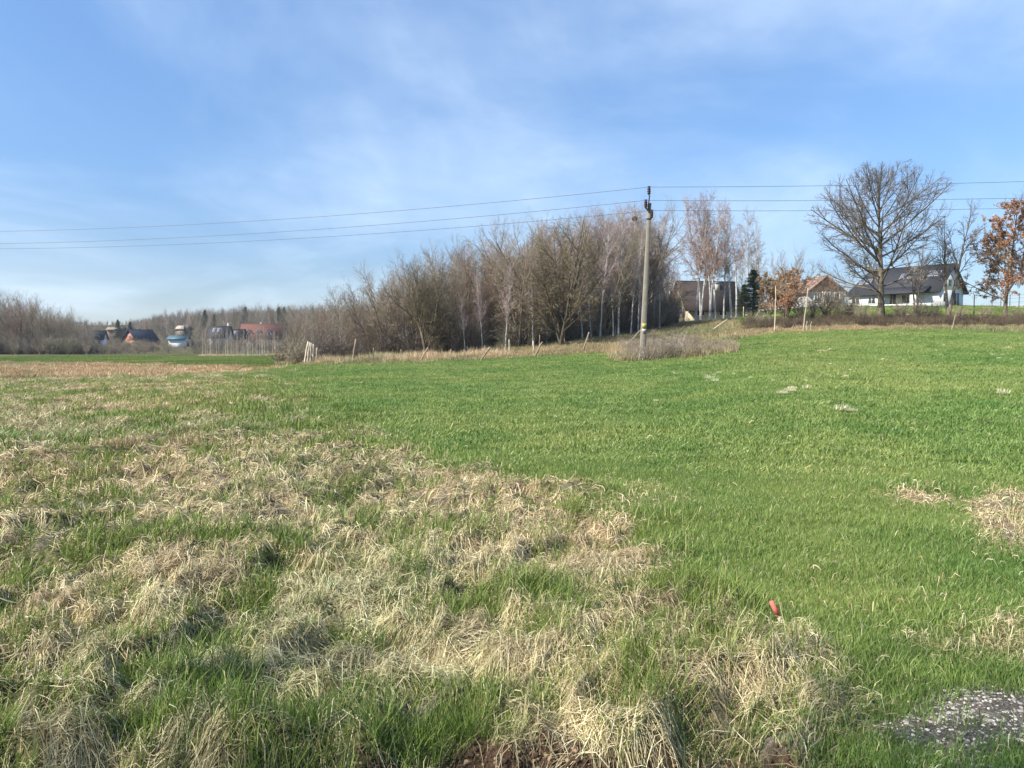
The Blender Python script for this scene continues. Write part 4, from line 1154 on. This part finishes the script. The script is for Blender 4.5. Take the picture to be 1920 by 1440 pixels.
for i, (b0, t0, lab) in enumerate(LEAN):
    g_ = ground_at(*b0, lo=30); tp = at(t0[0], t0[1], g_.y + random.uniform(-.1, .3))
    tube_thing('fence_post', g_, tp, .062 if i != 6 else .035, .05 if i != 6 else .03, M['wood_pale'] if i == 8 else M['wood_post'], lab, 'fence post', seed=i)
for i, (px, by, ty_, lean) in enumerate([(846, 668, 655, 0), (955, 662, 637, 0), (1011, 652, 628, 1), (1058, 648, 622, 0), (1153, 632, 612, 1), (1238, 618, 597, -1), (1281, 610, 578, 1), (1394, 597, 575, 0), (700, 676, 652, 1), (1000, 660, 640, 0), (753, 673, 655, -1), (1700, 598, 570, 0), (1605, 597, 566, 1)]):
    g_ = ground_at(px, by, lo=45); tp = at(px + lean, ty_, g_.y)
    tube_thing('fence_post', g_, tp, .045, .04, M['wood_pale'] if i % 2 else M['wood_post'], 'thin upright fence post standing along the edge of the wood or bank', 'fence post', 'thin upright posts along the wood edge', seed=30 + i)
for i, ((bx, by), (tx_, ty_), lab) in enumerate([((570, 684), (578, 640), 'leftmost and tallest leaning post of the corner cluster'), ((576, 683), (581, 642), 'second leaning post of the corner cluster'),
        ((582, 682), (584, 643), 'middle upright post of the corner cluster'), ((588, 681), (588, 645), 'fourth post of the corner cluster'), ((594, 680), (594, 652), 'shorter fifth post of the corner cluster'), ((599, 678), (598, 659), 'shortest rightmost post of the corner cluster'),
        ((591, 680), (580, 650), 'slanting brace crossing the corner cluster of posts')]):
    g_ = ground_at(bx, by, lo=40); tp = at(tx_, ty_, g_.y)
    tube_thing('fence_post', g_, tp, .075, .06, M['wood_pale'], lab, 'fence post', 'cluster of fence posts at the meadow corner', seed=50 + i)
for i, ((bx, by), (tx_, ty_), r_, lab) in enumerate([((1452, 623), (1455, 537), .045, 'tall thin pale pole standing before the rust leaved beech'), ((1506, 622), (1515, 540), .05, 'tall pale pole leaning slightly right of the beech'),
        ((1511, 622), (1513, 602), .03, 'short pale stick beside the tall leaning pole'), ((1518, 622), (1521, 603), .03, 'second short pale stick right of the tall leaning pole'), ((1784, 619), (1792, 590), .03, 'pale leaning stick at the meadow edge under the thin bare tree'),
        ((1485, 621), (1487, 609), .025, 'tiny stick at the meadow edge between the two tall pale poles')]):
    g_ = ground_at(bx, by, lo=30); tp = at(tx_, ty_, g_.y)
    tube_thing('wooden_stake', g_, tp, r_, r_ * .55, M['wood_pale'], lab, 'stake', seed=70 + i, wob=.02)
g_ = ground_at(1590, 598); tube_thing('tree_stump', g_, at(1596, 568, g_.y), .19, .15, M['bark_oak'], 'short leaning dark tree stump between the coppiced shrubs and the big oak', 'stump', seed=88)
g_ = ground_at(1362, 614); tube_thing('log', g_ + Vector((0, 0, .1)), Vector(at(1392, 614, g_.y)) + Vector((0, 0, .1)), .09, .07, M['bark_grey'], 'grey log lying on the brown slope below the yellow gabled house', 'log', seed=89)

# ---------------------------------------------------------------- power line
def box_v(c, s, rz=0):
    x, y, z = np.array(s) / 2
    v = np.array([[-x, -y, -z], [x, -y, -z], [x, y, -z], [-x, y, -z], [-x, -y, z], [x, -y, z], [x, y, z], [-x, y, z]])
    if rz:
        c_, s_ = math.cos(rz), math.sin(rz); v = v @ np.array([[c_, s_, 0], [-s_, c_, 0], [0, 0, 1]])
    return v + np.array(c)
BOXQ = np.array([[0, 3, 2, 1], [4, 5, 6, 7], [0, 1, 5, 4], [1, 2, 6, 5], [2, 3, 7, 6], [3, 0, 4, 7]])
def boxes(name, lst, mat, parent=None, loc=None):
    a = Acc()
    for b_ in lst: a.add(box_v(*b_), BOXQ)
    return obj(name, a.mesh(name, mat, tint=False), parent, loc)
def lathe(prof_, sides=12):
    P = np.array([[[0, 0, z] for r, z in prof_]]); Rr = np.array([[r for r, z in prof_]])
    n = len(prof_)
    a = np.arange(sides) / sides * 6.2832
    V = np.array([[r * math.cos(q), r * math.sin(q), z] for r, z in prof_ for q in a])
    idx = np.arange(n * sides).reshape(n, sides)
    Q = np.stack([idx[:-1], np.roll(idx[:-1], -1, 1), np.roll(idx[1:], -1, 1), idx[1:]], -1).reshape(-1, 4)
    return V, Q
M['concrete'] = simple('concrete_pole', (.25, .215, .17), .9, .16, 4, bmp=.4)
M['steel_dark'] = simple('dark_steel', (.035, .03, .03), .6, .3, 6)
M['ceramic'] = simple('brown_ceramic', (.035, .014, .012), .3, .3, 6)
M['yellow_plate'] = simple('yellow_plate', (.42, .37, .10), .5, .1, 6)
M['white_plate'] = simple('white_plate', (.45, .42, .36), .5, .1, 6)
M['wire'] = simple('wire', (.14, .15, .17), .5, .1, 6)
pb = ground_at(1204, 674, lo=38, hi=50)
D = pb.y
ptop = Vector(at(1218, 381, D))
pole = empty('power_pole', pb, 'tall leaning concrete power pole with three dark insulators, standing in brown scrub', 'power pole')
axis = (ptop - pb); PL = axis.length
pole.rotation_euler = Vector((0, 0, 1)).rotation_difference(axis).to_euler()
bpy.context.view_layer.update()
Minv = pole.matrix_world.inverted() if False else None
def square_shaft(L, w0, w1, d0, d1, nseg=9):
    V = []; 
    for i in range(nseg):
        f = i / (nseg - 1); w = (w0 + (w1 - w0) * f) / 2; d = (d0 + (d1 - d0) * f) / 2; c_ = .25
        ring = [(-w, -d + d * c_), (-w + w * c_, -d), (w - w * c_, -d), (w, -d + d * c_), (w, d - d * c_), (w - w * c_, d), (-w + w * c_, d), (-w, d - d * c_)]
        V += [[x, y, -.4 + (L + .4) * f] for x, y in ring]
    V = np.array(V); idx = np.arange(nseg * 8).reshape(nseg, 8)
    Q = np.stack([idx[:-1], np.roll(idx[:-1], -1, 1), np.roll(idx[1:], -1, 1), idx[1:]], -1).reshape(-1, 4)
    T = np.array([[idx[-1, 0], idx[-1, i], idx[-1, i + 1]] for i in range(1, 7)])
    return V, Q, T
V, Q, T = square_shaft(PL, .33, .185, .28, .16)
obj('shaft', mesh_np('shaft', V, Q, T, M['concrete']), pole)
from mathutils import Matrix
Rm = pole.rotation_euler.to_matrix(); Ri = Rm.inverted()
def tolocal(p): return Ri @ (Vector(p) - pb)
def bar(name, pts, r, mat, parent):
    P = np.array([[list(p) for p in pts]]); V, Q = tubes(P, np.full((1, len(pts)), r), 6)
    return obj(name, mesh_np(name, V, Q, None, mat), parent)
ins_px = [(1217, 350), (1211, 375), (1222, 394)]
tops = []
# top pin, left bracket, right side insulator
bar('top_bracket', [tolocal(at(1216.5, 392, D - .14)), tolocal(at(1216.0, 384, D - .14)), tolocal(at(1218, 366, D - .14))], .035, M['steel_dark'], pole)
bar('side_bracket', [tolocal(at(1221, 402, D - .15)), tolocal(at(1217, 396, D - .15)), tolocal(at(1211, 390, D - .15)), tolocal(at(1210.5, 385, D - .15))], .045, M['steel_dark'], pole)
prof_i = [(.001, 0), (.05, 0), (.05, .04), (.10, .06), (.085, .10), (.06, .13), (.105, .17), (.085, .22), (.06, .25), (.10, .29), (.08, .35), (.05, .38), (.05, .42), (.001, .43)]
V, Q = lathe(prof_i, 14)
ime = mesh_np('insulator', V, Q, None, M['ceramic'], smooth=False)
for k_, (px, py) in enumerate(ins_px):
    tp = Vector(at(px, py, D - (.14 if k_ != 2 else .2))); loc = tolocal(tp + Vector((0, 0, -.44)))
    o = obj('insulator', ime, pole, loc); o.rotation_euler = Ri.to_euler()
    tops.append(tp + Vector((0, 0, -.02)))
    boxes('clamp', [((0, 0, .445), (.16, .05, .04))], M['steel_dark'], o)
V, Q = lathe([(.155, 0), (.155, .04)], 8)
for f in (.955, .9):
    obj('steel_band', boxes('steel_band', [((0, 0, PL * f), (.25, .225, .05))], M['steel_dark']).data, pole); bpy.data.objects.remove([o for o in C.objects if o.name.startswith('steel_band') and o.parent is None][0])
sg = (tolocal(at(1210, 611, D)).z, tolocal(at(1209, 620, D)).z)
boxes('yellow_sign', [((0, -.175, sg[0]), (.24, .02, .26))], M['yellow_plate'], pole)
boxes('number_plate', [((0, -.18, sg[1]), (.22, .02, .18))], M['white_plate'], pole)
# wires run to poles outside the picture
Lp = Vector((-62.0, 60.5, 0)); Rp = Vector((78.0, 42.5, 0))
left_px = [(0, 434), (0, 457), (0, 466.5)]; right_px = [(1920, 340), (1920, 371), (1920, 390)]
for k_, lab in enumerate(['topmost power line wire running from the pole top across the sky', 'middle power line wire on the left bracket insulator', 'lowest power line wire on the right side insulator']):
    c_ = tops[k_]
    def leg(e_x, e_y, px, py):
        # parabola from the insulator to the next pole through the height seen at the picture's edge
        u = (px - 960) / FOC
        s = (u * c_.y - c_.x) / ((e_x - c_.x) - u * (e_y - c_.y))
        yy = c_.y + s * (e_y - c_.y)
        p = at(px, py, yy); ez = p[2]
        sag = 1.1 if e_x < 0 else .8
        # z(t)=c + a t - 4 sag t(1-t): solve end height so that z(s)=ez
        zend = c_.z + (ez - c_.z + 4 * sag * s * (1 - s)) / s
        ts = np.linspace(0, 1, 41)
        return [Vector((c_.x + t * (e_x - c_.x), c_.y + t * (e_y - c_.y), c_.z + t * (zend - c_.z) - 4 * sag * t * (1 - t))) for t in ts]
    off = [0, -.45, .35][k_]
    Lw = leg(Lp.x + off, Lp.y, *left_px[k_]); Rw = leg(Rp.x + off, Rp.y, *right_px[k_])
    pts = Lw[::-1] + Rw[1:]
    P = np.array([[list(p) for p in pts]])
    V = []; 
    for p in P[0]:
        for q in range(5): V.append(p + .012 * np.array([0, math.cos(q * 1.2566), math.sin(q * 1.2566)]))
    idx = np.arange(len(P[0]) * 5).reshape(-1, 5)
    Q = np.stack([idx[:-1], np.roll(idx[:-1], -1, 1), np.roll(idx[1:], -1, 1), idx[1:]], -1).reshape(-1, 4)
    tag(obj('power_line_wire', mesh_np('power_line_wire', np.array(V), Q, None, M['wire'])), lab, 'wire')

# ---------------------------------------------------------------- houses
M['plaster_white'] = simple('white_plaster', (.66, .66, .65), .9, .05, 2)
M['plaster_cream'] = simple('cream_plaster', (.62, .54, .38), .9, .14, 2)
M['plaster_yellow'] = simple('yellow_plaster', (.68, .55, .24), .9, .12, 2)
M['plaster_grey'] = simple('grey_plaster', (.45, .42, .38), .9, .1, 2)
M['brick_orange'] = simple('orange_brick', (.50, .18, .09), .9, .15, 3)
M['roof_dark'] = simple('dark_tiles', (.035, .035, .038), .7, .3, 5)
M['roof_brown'] = simple('brown_tiles', (.050, .038, .034), .8, .2, 4)
M['roof_red'] = simple('red_brown_tiles', (.13, .06, .045), .8, .2, 4)
M['roof_pink'] = simple('faded_tiles', (.28, .17, .13), .8, .15, 4)
M['roof_blue'] = simple('blue_sheet_roof', (.010, .020, .042), .85, .15, 3)
M['roof_teal'] = simple('blue_green_roof', (.06, .13, .16), .5, .12, 3)
M['wood_gable'] = simple('brown_boards', (.34, .16, .075), .8, .2, 5)
M['frame_white'] = simple('white_frame', (.75, .75, .73), .5, .04, 3)
M['frame_dark'] = simple('dark_frame', (.05, .045, .04), .6, .1, 3)
m, t, b = material('window_glass'); b.inputs['Base Color'].default_value = (.03, .04, .05, 1); b.inputs['Roughness'].default_value = .08; b.inputs['Specular IOR Level'].default_value = .6
t.links.new(ramp(t, noise(t, .8, 2, .5), [(.3, (.02, .025, .03)), (.7, (.06, .07, .08))]), b.inputs['Base Color'])
M['glass'] = m
M['blind'] = simple('solar_glass', (.10, .12, .16), .25, .1, 3)
def slab(a, b_, c_, d_, th):
    a, b_, c_, d_ = [np.array(v, float) for v in (a, b_, c_, d_)]
    n_ = np.cross(b_ - a, d_ - a); n_ /= np.linalg.norm(n_)
    return np.array([a, b_, c_, d_, a + n_ * th, b_ + n_ * th, c_ + n_ * th, d_ + n_ * th])
def house(name, label, loc, rz, L, W, wh, rh, wall, roof, gable=None, over=.45, windows=(), chimneys=(), doors=(), skylights=(), dormers=(), frame='frame_white', hip=0, base=None):
    r = empty(name, loc, label, 'house' if name != 'shed' else 'shed', None, rz)
    x, y = L / 2, W / 2
    # walls: solid prism, the gable triangle a part of its own when it has another look
    V = np.array([[-x, -y, -1.5], [x, -y, -1.5], [x, y, -1.5], [-x, y, -1.5], [-x, -y, wh], [x, -y, wh], [x, y, wh], [-x, y, wh]])
    w = obj('wall', mesh_np('wall', V, BOXQ, None, wall), r)
    if base: boxes('plinth', [((0, 0, .1), (L + .08, W + .08, .8))], base, r)
    V = np.array([[-x + .01, -y, wh + .002], [-x + .01, y, wh + .002], [-x + .01 + hip, 0, wh + rh], [x - .01, -y, wh + .002], [x - .01, y, wh + .002], [x - .01, 0, wh + rh]])
    obj('gable_wall', mesh_np('gable_wall', V, [[0, 1, 4, 3], [0, 3, 5, 2], [1, 2, 5, 4]], [[0, 2, 1], [3, 4, 5]], gable or wall), r)
    sl = rh / y; e = over; A = Acc()
    A.add(slab([-x - e, -y - e, wh - e * sl], [x + e, -y - e, wh - e * sl], [x + e, 0, wh + rh], [-x - e + hip * 1.2, 0, wh + rh], .16) + np.array([0, 0, .03]), BOXQ)
    A.add(slab([x + e, y + e, wh - e * sl], [-x - e, y + e, wh - e * sl], [-x - e + hip * 1.2, 0, wh + rh], [x + e, 0, wh + rh], .16) + np.array([0, 0, .03]), BOXQ)
    rf = obj('roof', A.mesh('roof', roof, tint=False), r)
    boxes('ridge_cap', [((hip * .6, 0, wh + rh + .2), (L + 2 * e - hip * 1.2, .28, .1))], roof, rf)
    for (cx, cy, cw, ch) in chimneys:
        zb = wh + rh - abs(cy) * sl
        c2 = boxes('chimney', [((cx, cy, zb + ch / 2 - .2), (cw, cw, ch + .4)), ((cx, cy, zb + ch + .04), (cw + .12, cw + .12, .08))], M['plaster_grey'] if wall is not M['brick_orange'] else M['brick_orange'], rf)
    for (face, u, z, ww, hh) in windows:
        win(r, face, x, y, u, z, ww, hh, frame, False)
    for (face, u, z, ww, hh) in doors:
        win(r, face, x, y, u, z, ww, hh, frame, True)
    sa = math.atan2(rh, y)
    for (u, f, ww, hh) in skylights:
        cy = -y * (1 - f); cz = wh + rh * f + .21
        o = boxes('skylight', [((0, 0, .03), (ww, hh, .10))], M['plaster_grey'], rf); o.location = (u, cy, cz); o.rotation_euler = (sa, 0, 0)
        boxes('pane', [((0, 0, .09), (ww * .82, hh * .86, .02))], M['blind'], o)
    for (u, ww, hh) in dormers:
        yf = -y * .78; zb = wh + rh * .18
        dm = obj('dormer', mesh_np('dormer', np.array([[u - ww / 2, yf, zb], [u + ww / 2, yf, zb], [u + ww / 2, yf, zb + hh * .6], [u, yf, zb + hh], [u - ww / 2, yf, zb + hh * .6],
              [u - ww / 2, yf + 2.6, zb], [u + ww / 2, yf + 2.6, zb], [u + ww / 2, yf + 2.6, zb + hh * .6], [u, yf + 2.6, zb + hh], [u - ww / 2, yf + 2.6, zb + hh * .6]]),
              [[0, 1, 6, 5], [1, 2, 7, 6], [4, 0, 5, 9], [0, 1, 2, 4], [5, 9, 7, 6]], [[4, 2, 3], [9, 8, 7]], M['plaster_white']), r)
        A2 = Acc(); k2 = ww / 2 + .2; zz = zb + hh * .6 - .08
        A2.add(slab([u - k2, yf - .3, zz], [u, yf - .3, zb + hh + .05], [u, yf + 2.8, zb + hh + .05], [u - k2, yf + 2.8, zz], -.1), BOXQ)
        A2.add(slab([u, yf - .3, zb + hh + .05], [u + k2, yf - .3, zz], [u + k2, yf + 2.8, zz], [u, yf + 2.8, zb + hh + .05], -.1), BOXQ)
        obj('dormer_roof', A2.mesh('dormer_roof', roof, tint=False), dm)
        boxes('window_pane', [((u, yf - .03, zb + hh * .35), (ww * .45, .05, hh * .45))], M['glass'], dm)
    return r
def win(r, face, x, y, u, z, ww, hh, frame, door):
    n_ = 'door' if door else 'window'
    f = boxes(n_, [((-ww / 2, 0, 0), (.09, .1, hh + .09)), ((ww / 2, 0, 0), (.09, .1, hh + .09)), ((0, 0, hh / 2), (ww - .092, .1, .09)), ((0, 0, -hh / 2), (ww - .092, .1, .09)), ((0, 0, 0), (.06, .09, hh - .092))] , M[frame], r)
    f.location = {'F': (u, -y - .05, z), 'B': (u, y + .05, z), 'L': (-x - .05, u, z), 'R': (x + .05, u, z)}[face]
    f.rotation_euler = (0, 0, {'F': 0, 'B': math.pi, 'L': -math.pi / 2, 'R': math.pi / 2}[face])
    boxes('pane', [((0, .012, 0), (ww - .09, .04, hh - .09))], M['glass'], f)
def hloc(px, basey, depth):
    p = at(px, basey, depth); return Vector((p[0], p[1], p[2]))

# white house with the long dark roof
hC = house('house', 'white house with a long dark tiled roof and skylights on the right skyline', hloc(1695, 577, 124), R(-54), 14.6, 8.6, 2.5, 4.0, M['plaster_white'], M['roof_dark'],
      over=.6, windows=[('F', -6, 1.2, 1.4, 1.1), ('F', -3.2, 1.2, 1.2, 1.1), ('R', -2, 1.3, 1.2, 1.3), ('R', 1.8, 3.6, 1.0, 1.1), ('R', -.6, 3.6, 1.0, 1.1), ('F', 2.5, 1.2, 1.6, 1.3)],
      doors=[('F', .3, 1.1, 1.1, 2.1), ('R', 1.8, 1.1, 2.0, 2.1)], chimneys=[(3.2, .6, .7, .5), (-1.5, .6, .7, .5)],
      skylights=[(-6.0, .45, .8, 1.3), (-4.8, .45, .8, 1.3), (.6, .58, .8, 1.3), (1.8, .58, .8, 1.3), (5.0, .62, .8, 1.3), (6.0, .62, .8, 1.3)], hip=1.8)
for u in (-.5, 4.5):
    boxes('column', [((u, -6.3, .3), (.9, .5, 2.9))], M['plaster_white'], hC)
A = Acc(); A.add(slab([-2, -6.8, 1.9], [6.2, -6.8, 1.9], [6.2, -4.25, 3.0], [-2, -4.25, 3.0], .15), BOXQ); obj('porch_roof', A.mesh('porch_roof', M['roof_dark'], tint=False), hC)
boxes('terrace_wall', [((0, -6.9, -.25), (16, .25, 1.1))], M['plaster_white'], hC)
# house with the wooden gable
house('house', 'house with a brown boarded gable and faded red roof behind the coppiced shrubs', hloc(1527, 590, 135), R(-87), 8.5, 6.6, 3.9, 2.6, M['plaster_grey'], M['roof_pink'], gable=M['wood_gable'], over=.5,
      windows=[('R', -1.6, 2.9, 1.0, 1.5), ('R', .2, 2.9, 1.0, 1.5), ('R', 2.0, 2.9, .9, 1.5), ('F', 0, 2.6, 1.2, 1.2)], chimneys=[(1.5, -.3, .7, .8)])
# yellow gable house with big dark roof
house('house', 'cream house with yellow gable and steep dark brown roof behind the white birches', hloc(1322, 597, 103), R(11), 7.6, 5.6, 1.5, 3.4, M['plaster_cream'], M['roof_brown'], gable=M['plaster_yellow'], over=.6,
      windows=[('L', 0, 2.6, .8, .9), ('L', -.6, 1.0, 1.0, 1.0), ('F', -2, .8, 1.1, 1.0), ('F', 1.2, .8, 1.1, 1.0)], chimneys=[(1.2, -.8, .7, .9)])
# far left houses
house('house', 'white three storey house half hidden by bare trees at the far left', hloc(178, 659, 214), R(15), 5.6, 5, 3.6, 2.2, M['plaster_white'], M['roof_dark'],
      windows=[('F', -1.6, 2.6, .9, 1.1), ('F', .2, 2.6, .9, 1.1), ('F', 1.8, 2.6, .9, 1.1), ('F', -1.6, .6, 1.1, 1.3), ('F', 1.4, .6, 1.1, 1.3)], dormers=[(-1.2, .9, 1.2), (1.3, .9, 1.2)], over=.35)
house('house', 'orange brick gabled house with a deep blue roof far left', hloc(264, 648, 221), R(70), 8.0, 5.6, 1.4, 3.2, M['brick_orange'], M['roof_blue'], windows=[('L', 0, 2.7, .7, .9), ('L', -1.2, .9, .8, 1.0), ('L', 1.2, .9, .8, 1.0), ('F', 1, .6, 1.0, 1.0)], chimneys=[(2.6, .3, .6, .7)])
house('shed', 'small white shed with a blue green roof at the far side of the field', hloc(336, 649, 214), R(2), 4.6, 3.4, 2.1, .75, M['plaster_white'], M['roof_teal'], doors=[('R', 0, .7, 1.2, 1.6)], over=.5)
house('house', 'house with a dark roof and roof panels left of the red roofed houses', hloc(415, 650, 222), R(5), 5.4, 5.6, 3.0, 2.9, M['plaster_white'], M['roof_dark'], windows=[('F', -1, 1.5, 1.1, 1.2), ('F', 1.2, 1.5, 1.1, 1.2), ('L', 0, 3.6, .8, 1.0)],
      chimneys=[(2.2, .2, .6, 1.4)], skylights=[(-1.4, .6, 1.2, 1.5), (-.1, .6, 1.2, 1.5)])
house('house', 'grey brown roofed house between the dark roofed and the red roofed house', hloc(440, 650, 232), R(12), 6.0, 5.6, 2.4, 2.9, M['plaster_white'], M['roof_brown'], windows=[('F', -1, 1.2, 1.1, 1.2), ('F', 1.2, 1.2, 1.1, 1.2)], skylights=[(-1, .6, 1.2, 1.3), (.6, .6, 1.2, 1.3)])
house('house', 'long red brown roofed house with three white dormers', hloc(496, 649, 236), R(8), 13.2, 7.4, 2.5, 4.4, M['plaster_white'], M['roof_red'], windows=[('F', -5, 1.2, 1.0, 1.2), ('F', -2.4, 1.2, 1.0, 1.2), ('F', .4, 1.2, 1.0, 1.2), ('F', 3, 1.2, 1.0, 1.2), ('F', 5.2, 1.2, 1.0, 1.2)],
      dormers=[(-4.0, 1.3, 1.9), (-1.0, 1.3, 1.9), (2.0, 1.3, 1.9)], chimneys=[(-.9, .2, .6, .9)])
house('shed', 'small pale roofed outbuilding behind the bare trees right of the white house', hloc(219, 629, 262), R(10), 4.8, 4, 2.0, .8, M['bark_grey'], M['bark_grey'], windows=[('F', 0, 1.0, .8, .7)])
house('shed', 'small tan roofed outbuilding behind the blue green shed', hloc(345, 628, 270), R(-10), 4.0, 4, 2.2, 1.0, M['bark_grey'], M['bark_pale'], windows=[('F', 0, 1.0, .8, .7)])
# fence and low wall right of the white house
M['fence_metal'] = simple('dark_fence', (.05, .055, .05), .6, .1, 3)
w0, w1 = hloc(1850, 577, 112), hloc(1970, 577, 104)
lw = tube = None
dx_, dy_ = w1.x - w0.x, w1.y - w0.y; LL = math.hypot(dx_, dy_); az_ = math.atan2(dy_, dx_)
lw = boxes('garden_wall', [((LL / 2, 0, -.3), (LL, .25, 1.0))], M['plaster_white'], None, (w0.x, w0.y, w0.z)); lw.rotation_euler = (0, 0, az_)
tag(lw, 'low white garden wall right of the white house', 'wall')
fe = empty('metal_fence', (w0.x - 0.5, w0.y - 2.0, w0.z - .3), 'thin dark metal fence on the grass slope right of the white house', 'fence', None, az_)
for i in range(8):
    boxes('post', [((i * LL / 7, 0, .9), (.07, .07, 2.2))], M['fence_metal'], fe)
for zz in (.35, .9, 1.45, 1.9):
    boxes('rail', [((LL / 2, 0, zz), (LL, .025, .025))], M['fence_metal'], fe)
g_ = ground_at(1826, 594); tube_thing('metal_post', g_, at(1827, 553, g_.y), .05, .045, M['fence_metal'], 'dark post standing on the grass slope left of the brown leaved oak', 'post', seed=91)

# ---------------------------------------------------------------- pale tufts on the meadow
def tuft_thing():
    me = clump_mesh('pale_tuft', 90, .13, .04, .10, .006, M['straw'], .9, seed=700, flat=.2)
    me2 = clump_mesh('pale_tuft_wide', 110, .16, .03, .08, .006, M['straw'], 1.0, seed=701, flat=.3)
    return me, me2
tm = tuft_thing()
TUFT = [(1329, 714, 2.4), (1341, 719, 1.8), (1339, 707, 1), (1348, 703, 1.3), (1376, 707, .9), (1407, 713, .9), (1450, 717, 1), (1467, 743, 1.7), (1474, 736, 1.1), (1482, 731, 1.2), (1483, 738, 1.7), (1490, 733, 1), (1512, 733, 1.6), (1511, 718, 1),
        (1586, 710, 1), (1556, 657, 1.4), (1580, 775, 2.2), (1598, 778, 1.3), (1769, 651, 1.2), (1755, 659, .8), (1861, 668, 1.3), (1873, 675, 1.3), (1879, 669, 1.0), (1896, 677, 1.0), (1880, 744, 2.0), (1557, 685, .8), (1594, 700, .7), (1300, 699, .7), (1277, 692, .8), (1230, 758, .9),
        (1500, 626, 1.2), (1660, 619, 1.2), (1798, 629, 1.0)]
M['pale_straw'] = blade_mat('bleached_straw', [(0, (.5, .44, .28)), (.5, (.64, .58, .38)), (1, (.78, .72, .52))], .15, 3, .2)
for me_ in tm: me_.materials.clear(); me_.materials.append(M['pale_straw'])
for i, (px, py, s) in enumerate(TUFT):
    g_ = ground_at(px, py, lo=8)
    o = obj('dead_grass_tuft', tm[i % 2], None, g_ + Vector((0, 0, .075))); o.scale = (s * .48, s * .42, s * .8); o.rotation_euler = (0, 0, i * 1.3)
    wh = 'below the scrub of the power pole' if px < 1420 else 'in the middle of the meadow' if px < 1540 else 'on the meadow below the big bare oak' if px < 1740 else 'near the right edge of the meadow'
    tag(o, 'bleached tuft of dead grass ' + wh, 'grass tuft', 'bleached tufts ' + wh)
TL = {0: 'large bleached tuft nearest right of the scrub round the power pole', 16: 'bleached tuft lying alone nearest the camera in the middle of the meadow', 24: 'lone bleached tuft near the right edge of the meadow', 15: 'small bleached tuft high on the meadow below the big oak'}
for i, o in enumerate([o for o in C.objects if o.name.startswith('dead_grass_tuft')]):
    if i in TL: o['label'] = TL[i]; del o['group']
# ---------------------------------------------------------------- survey stake
M['pink_paint'] = simple('signal_pink_paint', (.66, .15, .12), .8, .35, 60)
sb = ground_at(1474, 1192, lo=2.5, hi=8); st_ = Vector(at(1451, 1164, sb.y + .02))
st = empty('survey_stake', sb + Vector((0, 0, .075)), 'short leaning wooden survey stake with a pink red painted end in the grass', 'stake')
st.rotation_euler = (st_ - sb).to_track_quat('Z', 'Y').to_euler()
LS = (st_ - sb).length * 1.25
boxes('stake_shaft', [((0, 0, LS * .22), (.024, .018, LS * .60))], M['wood_pale'], st)
boxes('painted_end', [((0, 0, LS * .76), (.030, .022, LS * .47))], M['pink_paint'], st)

# ---------------------------------------------------------------- thin haze over the whole valley
hm = bpy.data.materials.new('haze'); hm.use_nodes = True
hm.node_tree.nodes.clear()
pv = N(hm.node_tree, 'ShaderNodeVolumePrincipled'); pv.inputs['Color'].default_value = (.86, .92, 1, 1); pv.inputs['Density'].default_value = HAZE = .0002
pv.inputs['Anisotropy'].default_value = 0.2
mo = N(hm.node_tree, 'ShaderNodeOutputMaterial'); hm.node_tree.links.new(pv.outputs[0], mo.inputs['Volume'])
hz = boxes('haze', [((0, 0, 21), (2400, 2400, 50))], hm)
tag(hz, 'faint spring haze over the valley', kind='stuff')
for k_, v in protos.items():
    for p in v:
        if p not in used:
            for ch in list(p.children): bpy.data.objects.remove(ch)
            bpy.data.objects.remove(p)
for o in C.objects:
    if 'H' in o: del o['H']
